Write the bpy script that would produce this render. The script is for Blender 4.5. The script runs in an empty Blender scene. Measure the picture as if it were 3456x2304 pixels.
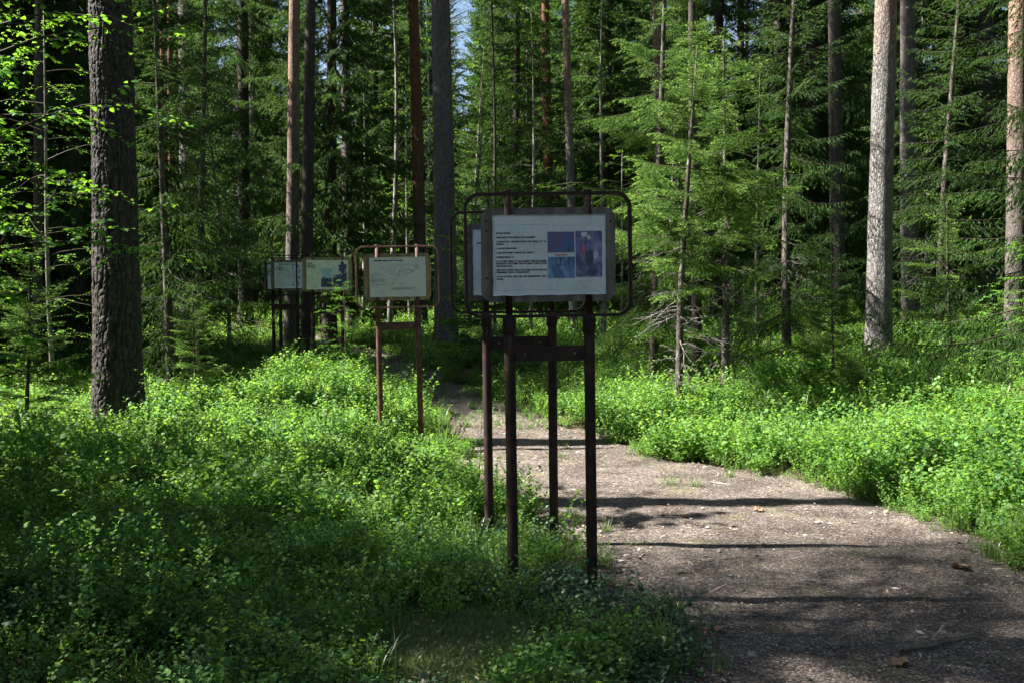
import bpy, math, random
import numpy as np
from mathutils import Vector, Matrix

# ---------------------------------------------------------------- camera, sky, sun, exposure
scene = bpy.context.scene
COL = scene.collection
F = 3400.0                      # focal length in pixels of a 3456 px wide picture
CAM_H = 1.6
PITCH = math.atan(144.0 / F)
cam_data = bpy.data.cameras.new('camera')
cam = bpy.data.objects.new('camera', cam_data)
COL.objects.link(cam)
cam_data.sensor_width = 36.0
cam_data.lens = 36.0 * F / 3456.0
cam_data.clip_start = 0.05
cam_data.clip_end = 1000.0
cam.location = (0, 0, CAM_H)
cam.rotation_euler = (math.pi / 2 - PITCH, 0, 0)
scene.camera = cam

SUN_A = math.radians(1.5)       # the sun stands to the left, a little beyond the signs
SUN_EL = math.radians(48.0)
SUN_DIR = Vector((-math.cos(SUN_A) * math.cos(SUN_EL), math.sin(SUN_A) * math.cos(SUN_EL), math.sin(SUN_EL)))
world = bpy.data.worlds.new('World')
scene.world = world
world.use_nodes = True
wn = world.node_tree.nodes
bg = wn['Background']
sky = wn.new('ShaderNodeTexSky')
sky.sky_type = 'NISHITA'
sky.sun_disc = False
sky.sun_elevation = SUN_EL
sky.sun_rotation = math.radians(360 - 90) + SUN_A
world.node_tree.links.new(sky.outputs[0], bg.inputs[0])
bg.inputs[1].default_value = 0.052
sun_data = bpy.data.lights.new('sun', 'SUN')
sun = bpy.data.objects.new('sun', sun_data)
COL.objects.link(sun)
sun_data.energy = 5.0
sun_data.angle = math.radians(0.53)
sun_data.color = (1.0, 0.96, 0.90)
sun.rotation_euler = (-SUN_DIR).to_track_quat('-Z', 'Y').to_euler()
sun.location = SUN_DIR * 60
scene.view_settings.view_transform = 'Standard'
scene.view_settings.look = 'None'
scene.view_settings.gamma = 1.0
scene.view_settings.use_curve_mapping = False
scene.view_settings.exposure = 2.0
scene.render.engine = 'CYCLES'
scene.cycles.use_adaptive_sampling = True
scene.cycles.adaptive_threshold = 0.03
scene.cycles.max_bounces = 5
scene.cycles.diffuse_bounces = 3
scene.cycles.glossy_bounces = 2
scene.cycles.transmission_bounces = 4
scene.cycles.transparent_max_bounces = 4
scene.cycles.caustics_reflective = False
scene.cycles.caustics_refractive = False
scene.cycles.use_denoising = True

rng = np.random.default_rng(7)

# ---------------------------------------------------------------- pixel of the photograph -> point at depth y
_c, _s = math.cos(PITCH), math.sin(PITCH)
def at(u, v, d):
    cx, cy = (u - 1728.0) / F, (1152.0 - v) / F
    dy = _c + cy * _s
    dz = -_s + cy * _c
    k = d / dy
    return np.array([cx * k, d, CAM_H + dz * k])

# ---------------------------------------------------------------- terrain
def sstep(a, b, x):
    t = np.clip((np.asarray(x, float) - a) / (b - a), 0, 1)
    return t * t * (3 - 2 * t)
_PY = [-40, 0, 3, 4.2, 5.8, 6.6, 7.3, 7.9, 9, 10, 11.5, 13.2, 15, 17.4, 20, 23, 28, 40]
_PL = [0.2, 0.5, 0.66, 0.74, 0.80, 0.66, 0.30, -0.05, -0.30, -0.36, -0.52, -0.90, -1.38, -2.1, -3.1, -4.4, -7.0, -14.0]
_PR = [2.4, 2.7, 2.85, 2.90, 2.86, 2.84, 2.80, 2.66, 2.05, 1.35, 0.72, 0.12, -0.52, -1.25, -2.1, -3.3, -5.9, -12.6]
def path_left(y): return np.interp(y, _PY, _PL) + 0.07 * np.sin(np.asarray(y) * 3.1) + 0.05 * np.sin(np.asarray(y) * 7.3 + 1)
def path_right(y): return np.interp(y, _PY, _PR) + 0.07 * np.sin(np.asarray(y) * 2.7 + 2) + 0.05 * np.sin(np.asarray(y) * 6.1)
def path_dist(x, y):            # signed: negative inside the path
    return np.maximum(path_left(y) - x, x - path_right(y))
def vnoise(x, y, seed=0):
    x = np.asarray(x, float); y = np.asarray(y, float)
    xi = np.floor(x).astype(np.int64); yi = np.floor(y).astype(np.int64)
    xf = x - xi; yf = y - yi
    def h(a, b):
        n = (a * 374761393 + b * 668265263 + seed * 982451653) & 0xFFFFFFFF
        n = ((n ^ (n >> 13)) * 1274126177) & 0xFFFFFFFF
        return ((n ^ (n >> 16)) & 0xFFFF) / 65535.0
    u = xf * xf * (3 - 2 * xf); v = yf * yf * (3 - 2 * yf)
    return (h(xi, yi) * (1 - u) + h(xi + 1, yi) * u) * (1 - v) + (h(xi, yi + 1) * (1 - u) + h(xi + 1, yi + 1) * u) * v
def H(x, y):
    x = np.asarray(x, float); y = np.asarray(y, float)
    z = np.interp(y, [-50, 11, 14.4, 17.3, 22, 30, 60, 200], [0, 0, .10, .16, .40, .62, 1.2, 1.6])
    z = z + 0.52 * sstep(2.6, 6.5, x) * sstep(6.5, 13, y)
    pd = path_dist(x, y)
    off = sstep(0.0, 0.9, pd)
    near = 1 - sstep(25, 60, np.hypot(x, y))
    sgn = 1 - .75 * np.exp(-(((x - .25) / .9) ** 2 + ((y - 5.4) / 1.6) ** 2))
    z = z + off * sgn * (0.05 + 0.30 * (vnoise(x * 0.8, y * 0.8, 3) - 0.48) + 0.20 * (vnoise(x * 1.9, y * 1.9, 5) - 0.5)) * (0.4 + 0.6 * near)
    z = z + 0.02 * (vnoise(x * 3, y * 3, 9) - 0.5) + 0.012 * (vnoise(x * 7, y * 7, 4) - 0.5) * near
    z = z + (0.05 + .05 * vnoise(x * 9, y * 9, 61)) * np.exp(-(((x + 0.25) / 0.38) ** 2 + ((y - 4.62) / 0.3) ** 2))      # mossy hummock
    z = z - 0.16 * np.exp(-(((x + 1.15) / 0.7) ** 2 + ((y - 10.0) / 1.0) ** 2))
    z = z + 0.36 * np.exp(-(((x + 2.65) / 0.65) ** 2 + ((y - 12.4) / 0.8) ** 2))
    return z
def hz(x, y): return float(H(x, y))

# ---------------------------------------------------------------- materials
def new_mat(name):
    m = bpy.data.materials.new(name)
    m.use_nodes = True
    nt = m.node_tree
    nt.nodes.clear()
    out = nt.nodes.new('ShaderNodeOutputMaterial')
    return m, nt, out
def N(nt, typ, **kw):
    n = nt.nodes.new(typ)
    for k, v in kw.items():
        if k == 'inp':
            for kk, vv in v.items(): n.inputs[kk].default_value = vv
        else: setattr(n, k, v)
    return n
def ramp(nt, stops, fac=None, interp='LINEAR'):
    r = nt.nodes.new('ShaderNodeValToRGB')
    r.color_ramp.interpolation = interp
    e = r.color_ramp.elements
    while len(e) > 1: e.remove(e[-1])
    e[0].position = stops[0][0]; e[0].color = (*stops[0][1], 1)
    for p, c in stops[1:]:
        q = e.new(p); q.color = (*c, 1)
    if fac is not None: nt.links.new(fac, r.inputs[0])
    return r
def mixc(nt, fac, a, b, blend='MIX'):
    m = nt.nodes.new('ShaderNodeMix'); m.data_type = 'RGBA'; m.blend_type = blend
    for sock, v in ((m.inputs[0], fac), (m.inputs[6], a), (m.inputs[7], b)):
        if isinstance(v, bpy.types.NodeSocket): nt.links.new(v, sock)
        elif isinstance(v, (int, float)): sock.default_value = v
        else: sock.default_value = (*v, 1)
    return m.outputs[2]
def texco(nt, scale=(1, 1, 1), kind='Object'):
    t = nt.nodes.new('ShaderNodeTexCoord')
    mp = nt.nodes.new('ShaderNodeMapping')
    mp.inputs['Scale'].default_value = scale
    nt.links.new(t.outputs[kind], mp.inputs[0])
    return mp.outputs[0]
def noise(nt, vec, scale, detail=4, rough=0.55, dist=0.0):
    n = nt.nodes.new('ShaderNodeTexNoise')
    n.inputs['Scale'].default_value = scale; n.inputs['Detail'].default_value = detail
    n.inputs['Roughness'].default_value = rough; n.inputs['Distortion'].default_value = dist
    nt.links.new(vec, n.inputs['Vector'])
    return n.outputs[0]

def leaf_mat(name, stops, trans, trans_w=0.45, gloss=0.06, rough=0.45, tip=None):
    m, nt, out = new_mat(name)
    g = nt.nodes.new('ShaderNodeNewGeometry')
    oi = nt.nodes.new('ShaderNodeObjectInfo')
    a = N(nt, 'ShaderNodeMath', operation='MULTIPLY_ADD', inp={1: 0.5})
    nt.links.new(g.outputs['Random Per Island'], a.inputs[0])
    pn = noise(nt, g.outputs['Position'], 1.1, 3, .6)
    pr = N(nt, 'ShaderNodeMapRange', inp={1: .35, 2: .65, 3: 0.0, 4: .25}); nt.links.new(pn, pr.inputs[0])
    b = N(nt, 'ShaderNodeMath', operation='MULTIPLY_ADD', inp={1: 0.25})
    nt.links.new(oi.outputs['Random'], b.inputs[0]); nt.links.new(pr.outputs[0], b.inputs[2]); nt.links.new(b.outputs[0], a.inputs[2])
    col = ramp(nt, stops, a.outputs[0]).outputs[0]
    tcol = mixc(nt, 0.6, col, trans)
    if tip:
        at_ = N(nt, 'ShaderNodeAttribute', attribute_name='tip')
        col = mixc(nt, at_.outputs['Fac'], col, tip)
        tcol = mixc(nt, at_.outputs['Fac'], tcol, [c * 1.3 for c in tip])
    d = nt.nodes.new('ShaderNodeBsdfDiffuse'); nt.links.new(col, d.inputs[0])
    t = nt.nodes.new('ShaderNodeBsdfTranslucent'); nt.links.new(tcol, t.inputs[0])
    mx = N(nt, 'ShaderNodeMixShader', inp={0: trans_w})
    nt.links.new(d.outputs[0], mx.inputs[1]); nt.links.new(t.outputs[0], mx.inputs[2])
    gl = N(nt, 'ShaderNodeBsdfGlossy', inp={'Roughness': rough, 'Color': (1, 1, 1, 1)})
    m2 = N(nt, 'ShaderNodeMixShader', inp={0: gloss})
    nt.links.new(mx.outputs[0], m2.inputs[1]); nt.links.new(gl.outputs[0], m2.inputs[2])
    nt.links.new(m2.outputs[0], out.inputs[0])
    return m
def bark_mat(name, low, high, z0, z1, plate=9.0, stretch=0.28, dark=0.25, rough=0.9, bump=0.6):
    """Plated bark; colour runs from the grey foot to the tawny upper stem as on a Scots pine."""
    m, nt, out = new_mat(name)
    vec = texco(nt, (1, 1, stretch))
    wob = noise(nt, vec, plate * 0.8, 3)
    add = N(nt, 'ShaderNodeVectorMath', operation='MULTIPLY_ADD', inp={1: (0.16, 0.16, 0.16)})
    nt.links.new(wob, add.inputs[0]); nt.links.new(vec, add.inputs[2])
    vo = N(nt, 'ShaderNodeTexVoronoi', feature='DISTANCE_TO_EDGE', inp={'Scale': plate})
    nt.links.new(add.outputs[0], vo.inputs['Vector'])
    crack = ramp(nt, [(0.0, (0.25,) * 3), (0.10, (0.8,) * 3), (0.30, (1, 1, 1))], vo.outputs['Distance']).outputs[0]
    vc = N(nt, 'ShaderNodeTexVoronoi', inp={'Scale': plate}); nt.links.new(add.outputs[0], vc.inputs['Vector'])
    fine = noise(nt, texco(nt, (1, 1, 0.5)), plate * 6, 5, 0.65)
    geo = nt.nodes.new('ShaderNodeTexCoord')
    sep = nt.nodes.new('ShaderNodeSeparateXYZ'); nt.links.new(geo.outputs['Object'], sep.inputs[0])
    mr = N(nt, 'ShaderNodeMapRange', inp={1: z0, 2: z1}); nt.links.new(sep.outputs[2], mr.inputs[0])
    nb = noise(nt, texco(nt, (1.5, 1.5, 0.8)), 2.2, 3)
    ad = N(nt, 'ShaderNodeMath', operation='MULTIPLY_ADD', inp={1: 0.7, 2: -0.35}); nt.links.new(nb, ad.inputs[0])
    a2 = N(nt, 'ShaderNodeMath', operation='ADD', use_clamp=True); nt.links.new(mr.outputs[0], a2.inputs[0]); nt.links.new(ad.outputs[0], a2.inputs[1])
    base = mixc(nt, a2.outputs[0], low, high)
    var = ramp(nt, [(0, (0.6,) * 3), (1, (1.35,) * 3)], vc.outputs['Color']).outputs[0]
    base = mixc(nt, 0.8, base, var, 'MULTIPLY')
    fr = ramp(nt, [(0.34, (0.42,) * 3), (0.5, (0.95,) * 3), (0.66, (1.5,) * 3)], fine).outputs[0]
    base = mixc(nt, 0.9, base, fr, 'MULTIPLY')
    dk = mixc(nt, crack, [c * dark for c in low], base)
    p = N(nt, 'ShaderNodeBsdfPrincipled', inp={'Roughness': rough})
    p.inputs['Specular IOR Level'].default_value = 0.25
    nt.links.new(dk, p.inputs['Base Color'])
    hsum = mixc(nt, 0.3, crack, fine)
    bp = N(nt, 'ShaderNodeBump', inp={'Strength': bump, 'Distance': 0.03}); nt.links.new(hsum, bp.inputs['Height'])
    nt.links.new(bp.outputs[0], p.inputs['Normal'])
    nt.links.new(p.outputs[0], out.inputs[0])
    return m
def plain_mat(name, stops, scale=8, stretch=(1, 1, 1), rough=0.85, bump=0.3, bdist=0.01, metallic=0.0, spec=0.3, detail=6):
    m, nt, out = new_mat(name)
    n = noise(nt, texco(nt, stretch), scale, detail, 0.6)
    c = ramp(nt, stops, n).outputs[0]
    p = N(nt, 'ShaderNodeBsdfPrincipled', inp={'Roughness': rough, 'Metallic': metallic})
    p.inputs['Specular IOR Level'].default_value = spec
    nt.links.new(c, p.inputs['Base Color'])
    if bump:
        b = N(nt, 'ShaderNodeBump', inp={'Strength': bump, 'Distance': bdist}); nt.links.new(n, b.inputs['Height'])
        nt.links.new(b.outputs[0], p.inputs['Normal'])
    nt.links.new(p.outputs[0], out.inputs[0])
    return m

M = {}
M['bilberry'] = leaf_mat('bilberry_leaf', [(0, (.042, .12, .024)), (.35, (.088, .23, .040)), (.65, (.16, .34, .065)), (.93, (.27, .43, .11)), (1, (.34, .17, .05))],
                         (.40, .66, .05), 0.54, 0.022, 0.58)
M['lingon'] = leaf_mat('glossy_leaf', [(0, (.03, .085, .03)), (1, (.055, .15, .05))], (.10, .25, .03), 0.25, 0.05, 0.55)
M['birch_leaf'] = leaf_mat('birch_leaf', [(0, (.04, .14, .02)), (.5, (.075, .22, .03)), (1, (.12, .30, .045))], (.32, .60, .03), 0.54, 0.014, 0.5)
M['needle'] = leaf_mat('spruce_needle', [(0, (.030, .070, .020)), (.5, (.056, .115, .028)), (1, (.09, .16, .04))], (.15, .28, .035), 0.36, 0.012, 0.55, tip=(.34, .54, .10))
M['needle_far'] = leaf_mat('spruce_needle_far', [(0, (.026, .060, .018)), (.5, (.046, .098, .026)), (.92, (.078, .145, .038)), (1, (.13, .11, .075))], (.15, .28, .035), 0.38, 0.01, 0.55)
M['pine_needle'] = leaf_mat('pine_needle', [(0, (.04, .085, .035)), (1, (.08, .14, .06))], (.10, .18, .05), 0.25, 0.05, 0.4)
M['grass'] = leaf_mat('grass_blade', [(0, (.07, .15, .03)), (.6, (.12, .22, .04)), (1, (.26, .24, .10))], (.24, .42, .05), 0.45, 0.05, 0.4)
M['moss'] = leaf_mat('moss_shoot', [(0, (.10, .16, .04)), (.45, (.17, .25, .075)), (.75, (.30, .34, .16)), (1, (.52, .50, .38))], (.25, .3, .08), 0.3, 0.02, 0.6)
M['twig'] = plain_mat('green_brown_twig', [(.3, (.026, .024, .014)), (.7, (.055, .05, .026))], 20, bump=0)
M['deadwood'] = plain_mat('grey_dead_twig', [(.3, (.07, .06, .05)), (.55, (.14, .13, .11)), (.75, (.28, .29, .25))], 14, bump=0)
M['bark_p1'] = bark_mat('rugged_pine_bark', (.125, .105, .088), (.15, .12, .10), 2, 9, 8.0, 0.30, 0.22, bump=0.5)
M['bark_grey'] = bark_mat('grey_pine_bark', (.17, .15, .14), (.21, .17, .15), 3, 9, 24, 0.35, 0.35)
M['bark_tan'] = bark_mat('tan_pine_bark', (.17, .145, .13), (.44, .27, .18), 2.2, 6.0, 24, 0.45, 0.4)
M['bark_white'] = bark_mat('pale_pine_bark', (.27, .25, .235), (.46, .28, .18), 4.2, 6.2, 21, 0.42, 0.3, rough=.65, bump=.9)
M['bark_red'] = bark_mat('red_pine_bark', (.13, .10, .088), (.25, .105, .05), 2.0, 5.0, 24, 0.45, 0.4)
M['bark_spruce'] = bark_mat('dark_spruce_bark', (.085, .072, .060), (.10, .082, .068), 2, 9, 22, 0.6, 0.4, bump=0.4)
M['bark_lichen'] = plain_mat('lichen_spruce_bark', [(.3, (.04, .032, .026)), (.52, (.085, .07, .057)), (.66, (.19, .185, .15)), (.8, (.36, .38, .31))], 16, (1, 1, .5), bump=0.5)
M['bark_birch'] = plain_mat('young_birch_bark', [(.3, (.06, .05, .04)), (.5, (.20, .18, .15)), (.7, (.42, .40, .36))], 9, (1, 1, .35), bump=0.2)

# ---------------------------------------------------------------- mesh accumulation (triangles only)
class MB:
    def __init__(self): self.v = []; self.t = []; self.m = []; self.tp = []; self.n = 0
    def add(self, v, t, mat=0, tip=0.0):
        v = np.asarray(v, np.float32).reshape(-1, 3); t = np.asarray(t, np.int64).reshape(-1, 3)
        self.v.append(v); self.t.append(t + self.n); self.m.append(np.full(len(t), mat, np.int32))
        self.tp.append(np.broadcast_to(np.asarray(tip, np.float32), (len(v),)).copy()); self.n += len(v)
    def merge(self, o, matoff=0, M4=None):
        for v, t, m, tp in zip(o.v, o.t, o.m, o.tp): pass
        V = np.concatenate(o.v)
        if M4 is not None: V = V @ np.array(M4)[:3, :3].T + np.array(M4)[:3, 3]
        self.v.append(V.astype(np.float32)); self.t.append(np.concatenate(o.t) + self.n); self.m.append(np.concatenate(o.m) + matoff)
        self.tp.append(np.concatenate(o.tp)); self.n += len(V)
    def mesh(self, name, mats, smooth=False, tips=False):
        V = np.concatenate(self.v); T = np.concatenate(self.t); Mi = np.concatenate(self.m)
        me = bpy.data.meshes.new(name)
        me.vertices.add(len(V)); me.vertices.foreach_set('co', V.astype(np.float32).ravel())
        me.loops.add(len(T) * 3); me.loops.foreach_set('vertex_index', T.astype(np.int32).ravel())
        me.polygons.add(len(T))
        me.polygons.foreach_set('loop_start', np.arange(0, len(T) * 3, 3, dtype=np.int32))
        me.polygons.foreach_set('material_index', Mi)
        if smooth: me.polygons.foreach_set('use_smooth', np.ones(len(T), bool))
        if tips:
            a = me.attributes.new('tip', 'FLOAT', 'POINT'); a.data.foreach_set('value', np.concatenate(self.tp))
        for m in mats: me.materials.append(M[m] if isinstance(m, str) else m)
        me.update(calc_edges=True)
        return me
def unit(a): return a / (np.linalg.norm(a, axis=-1, keepdims=True) + 1e-9)
def tube(mb, pts, rad, sides=6, mat=0, cap=False):
    pts = np.asarray(pts, float); n = len(pts); rad = np.broadcast_to(np.asarray(rad, float), (n,))
    tan = unit(np.gradient(pts, axis=0))
    ref = np.array([0, 0, 1.0]) if abs(tan[:, 2]).mean() < 0.9 else np.array([1.0, 0, 0])
    u = unit(np.cross(tan, ref)); w = np.cross(tan, u)
    a = np.arange(sides) * 2 * math.pi / sides
    V = pts[:, None] + rad[:, None, None] * (np.cos(a)[None, :, None] * u[:, None] + np.sin(a)[None, :, None] * w[:, None])
    i = np.arange(n - 1)[:, None] * sides; j = np.arange(sides)[None]; k = (j + 1) % sides
    q0, q1, q2, q3 = i + j, i + k, i + sides + k, i + sides + j
    T = np.concatenate([np.stack([q0, q1, q2], -1).reshape(-1, 3), np.stack([q0, q2, q3], -1).reshape(-1, 3)])
    V = V.reshape(-1, 3)
    if cap:
        c = len(V); V = np.vstack([V, pts[-1]]); e = (n - 1) * sides
        T = np.vstack([T, [[e + q, e + (q + 1) % sides, c] for q in range(sides)]])
    mb.add(V, T, mat)
def leaves(mb, P, D, Nn, L, W, mat=0, tip=0.0, shape=6, fold=0.18):
    """Leaf blades at P along D with face normal Nn."""
    P = np.asarray(P, float); n = len(P)
    if n == 0: return
    D = unit(np.asarray(D, float)); S = unit(np.cross(D, Nn)); U = np.cross(S, D)
    L = np.broadcast_to(np.asarray(L, float), (n,))[:, None]; W = np.broadcast_to(np.asarray(W, float), (n,))[:, None]
    if shape == 6:
        V = np.stack([P, P + D * L * .33 + S * W * .48 + U * W * fold, P + D * L * .33 - S * W * .48 + U * W * fold,
                      P + D * L * .72 + S * W * .36 + U * W * fold * .6, P + D * L * .72 - S * W * .36 + U * W * fold * .6, P + D * L - U * L * .06], 1)
        base = np.array([[0, 2, 1], [1, 2, 4], [1, 4, 3], [3, 4, 5]])
    elif shape == 4:
        V = np.stack([P, P + D * L * .45 + S * W * .5 + U * W * fold, P + D * L, P + D * L * .45 - S * W * .5 + U * W * fold], 1)
        base = np.array([[0, 1, 2], [0, 2, 3]])
    else:
        V = np.stack([P - S * W * .5, P + S * W * .5, P + D * L], 1)
        base = np.array([[0, 1, 2]])
    k = V.shape[1]
    T = (np.arange(n)[:, None, None] * k + base[None]).reshape(-1, 3)
    tt = np.repeat(np.broadcast_to(np.asarray(tip, float), (n,)), k)
    mb.add(V.reshape(-1, 3), T, mat, tt)
def rdir(r, n, zmin=-1, zmax=1):
    z = r.uniform(zmin, zmax, n); a = r.uniform(0, 2 * math.pi, n); q = np.sqrt(1 - z * z)
    return np.stack([q * np.cos(a), q * np.sin(a), z], 1)

# ---------------------------------------------------------------- object helpers
def link(o, parent=None):
    COL.objects.link(o)
    if parent is not None: o.parent = parent
    return o
def obj(name, mesh, parent=None, loc=None, rot=None, scale=None):
    o = bpy.data.objects.new(name, mesh); link(o, parent)
    if loc is not None: o.location = loc
    if rot is not None: o.rotation_euler = rot
    if scale is not None: o.scale = scale
    return o
def tag(o, label, cat=None, group=None, kind=None):
    if label: o['label'] = label
    if cat: o['category'] = cat
    if group: o['group'] = group
    if kind: o['kind'] = kind
    return o
def thing(name, label, cat, loc=(0, 0, 0), rotz=0, group=None, scale=None):
    o = bpy.data.objects.new(name, None); COL.objects.link(o)
    o.empty_display_size = 0.2
    o.location = loc; o.rotation_euler = (0, 0, rotz)
    if scale is not None: o.scale = (scale,) * 3 if isinstance(scale, (int, float)) else scale
    return tag(o, label, cat, group)
_src_n = [0]
def source_collection(name, meshes):
    c = bpy.data.collections.new(name)
    for i, me in enumerate(meshes):
        c.objects.link(bpy.data.objects.new('%s_%02d' % (name, i), me))
    return c
def scatter(name, pts, rots, scl, idx, meshes, label):
    """One uncountable mass: copies of a few plant meshes over the given points."""
    me = bpy.data.meshes.new(name)
    pts = np.asarray(pts, np.float32); n = len(pts)
    me.vertices.add(n); me.vertices.foreach_set('co', pts.ravel())
    a = me.attributes.new('rot', 'FLOAT_VECTOR', 'POINT'); a.data.foreach_set('vector', np.asarray(rots, np.float32).ravel())
    scl = np.asarray(scl, np.float32)
    if scl.ndim == 1: scl = np.repeat(scl[:, None], 3, 1)
    a = me.attributes.new('scl', 'FLOAT_VECTOR', 'POINT'); a.data.foreach_set('vector', scl.ravel())
    a = me.attributes.new('idx', 'INT', 'POINT'); a.data.foreach_set('value', np.asarray(idx, np.int32))
    o = obj(name, me)
    tag(o, label, None, None, 'stuff')
    ng = bpy.data.node_groups.new(name + '_nodes', 'GeometryNodeTree')
    ng.interface.new_socket('Geometry', in_out='INPUT', socket_type='NodeSocketGeometry')
    ng.interface.new_socket('Geometry', in_out='OUTPUT', socket_type='NodeSocketGeometry')
    gi = ng.nodes.new('NodeGroupInput'); go = ng.nodes.new('NodeGroupOutput')
    ci = ng.nodes.new('GeometryNodeCollectionInfo')
    ci.inputs['Collection'].default_value = source_collection(name + '_kind', meshes)
    ci.inputs['Separate Children'].default_value = True
    ci.inputs['Reset Children'].default_value = True
    ip = ng.nodes.new('GeometryNodeInstanceOnPoints'); ip.inputs['Pick Instance'].default_value = True
    def na(nm, dt):
        q = ng.nodes.new('GeometryNodeInputNamedAttribute'); q.data_type = dt; q.inputs[0].default_value = nm
        return [s for s in q.outputs if s.enabled][0]
    L = ng.links.new
    L(gi.outputs[0], ip.inputs['Points']); L(ci.outputs[0], ip.inputs['Instance'])
    L(na('idx', 'INT'), ip.inputs['Instance Index']); L(na('rot', 'FLOAT_VECTOR'), ip.inputs['Rotation']); L(na('scl', 'FLOAT_VECTOR'), ip.inputs['Scale'])
    L(ip.outputs[0], go.inputs[0])
    o.modifiers.new('scatter', 'NODES').node_group = ng
    return o

# ---------------------------------------------------------------- ground and path
def ground_material():
    m, nt, out = new_mat('forest_floor')
    v = texco(nt)
    a = noise(nt, v, 1.3, 6); b = noise(nt, v, 30, 6, 0.7); c = noise(nt, v, 140, 3, 0.7)
    green = ramp(nt, [(.3, (.045, .055, .020)), (.55, (.085, .10, .030)), (.75, (.15, .15, .055))], b).outputs[0]
    brown = ramp(nt, [(.3, (.05, .036, .025)), (.6, (.12, .085, .06)), (.8, (.2, .15, .11))], c).outputs[0]
    f = ramp(nt, [(.40, (0, 0, 0)), (.62, (1, 1, 1))], a).outputs[0]
    col = mixc(nt, f, green, brown)
    p = N(nt, 'ShaderNodeBsdfPrincipled', inp={'Roughness': 0.95}); p.inputs['Specular IOR Level'].default_value = 0.1
    nt.links.new(col, p.inputs['Base Color'])
    hb = mixc(nt, 0.5, b, c)
    bp = N(nt, 'ShaderNodeBump', inp={'Strength': 0.9, 'Distance': 0.04}); nt.links.new(hb, bp.inputs['Height']); nt.links.new(bp.outputs[0], p.inputs['Normal'])
    nt.links.new(p.outputs[0], out.inputs[0])
    return m
def path_material():
    m, nt, out = new_mat('needle_strewn_soil')
    v = texco(nt)
    warp = noise(nt, v, 25, 3)
    vm = N(nt, 'ShaderNodeVectorMath', operation='MULTIPLY_ADD', inp={1: (.03, .03, .03)}); nt.links.new(warp, vm.inputs[0]); nt.links.new(v, vm.inputs[2])
    chips = N(nt, 'ShaderNodeTexVoronoi', inp={'Scale': 105.0}); nt.links.new(vm.outputs[0], chips.inputs['Vector'])
    sep = nt.nodes.new('ShaderNodeSeparateColor'); nt.links.new(chips.outputs['Color'], sep.inputs[0])
    c1 = ramp(nt, [(0, (.050, .041, .035)), (.4, (.108, .088, .075)), (.75, (.18, .150, .130)), (.92, (.29, .24, .205)), (1, (.42, .38, .35))], sep.outputs[0]).outputs[0]
    big = noise(nt, v, 2.2, 5, 0.6)
    tone = ramp(nt, [(.3, (.50, .49, .48)), (.5, (.9, .9, .9)), (.7, (1.3, 1.27, 1.22))], big).outputs[0]
    c2 = mixc(nt, 1.0, c1, tone, 'MULTIPLY')
    mossn = noise(nt, v, 1.7, 6, 0.7)
    mf = ramp(nt, [(.56, (0, 0, 0)), (.70, (1, 1, 1))], mossn).outputs[0]
    fine = noise(nt, v, 110, 3, 0.7)
    mc = ramp(nt, [(.3, (.10, .11, .035)), (.7, (.25, .25, .10))], fine).outputs[0]
    mfs = mixc(nt, 0.6, (0, 0, 0), mf)
    col = mixc(nt, mfs, c2, mc)
    p = N(nt, 'ShaderNodeBsdfPrincipled', inp={'Roughness': 0.95}); p.inputs['Specular IOR Level'].default_value = 0.12
    nt.links.new(col, p.inputs['Base Color'])
    hm = mixc(nt, 0.5, chips.outputs['Color'], fine)
    bp = N(nt, 'ShaderNodeBump', inp={'Strength': 0.8, 'Distance': 0.015}); nt.links.new(hm, bp.inputs['Height']); nt.links.new(bp.outputs[0], p.inputs['Normal'])
    nt.links.new(p.outputs[0], out.inputs[0])
    return m
def grid_mesh(name, X, Y, Z, mat):
    nr, nc = X.shape
    V = np.stack([X, Y, Z], -1).reshape(-1, 3)
    i = np.arange(nr - 1)[:, None] * nc + np.arange(nc - 1)[None]
    T = np.concatenate([np.stack([i, i + 1, i + nc + 1], -1).reshape(-1, 3), np.stack([i, i + nc + 1, i + nc], -1).reshape(-1, 3)])
    mb = MB(); mb.add(V, T); return mb.mesh(name, [mat], smooth=True)
g = np.linspace(-1, 1, 211)
gx = np.sign(g) * (np.abs(g) * 9 + np.abs(g) ** 5 * 290)
g2 = np.linspace(-0.55, 1, 211)
gy = 7 + np.sign(g2) * (np.abs(g2) * 16 + np.abs(g2) ** 5 * 280)
X, Y = np.meshgrid(gx, gy)
ground = obj('ground', grid_mesh('ground', X, Y, H(X, Y) - .05 * sstep(.30, .12, path_dist(X, Y)) , ground_material()))
tag(ground, 'mossy forest floor under the undergrowth', kind='structure')
ys = np.concatenate([np.linspace(-6, 3, 20), np.linspace(3.1, 14, 160), np.linspace(14.2, 40, 90)])
ss = np.linspace(0, 1, 36)
PY = np.repeat(ys[:, None], 36, 1)
PLx = path_left(ys)[:, None] - 0.34; PRx = path_right(ys)[:, None] + 0.34
PX = PLx + (PRx - PLx) * ss[None]
edge = np.minimum(ss, 1 - ss)[None] * 10
path = obj('path', grid_mesh('path', PX, PY, H(PX, PY) + np.where(edge < 0.25, -0.03, 0.008), path_material()))
tag(path, 'brown needle strewn footpath curving through the wood', kind='structure')

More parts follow.
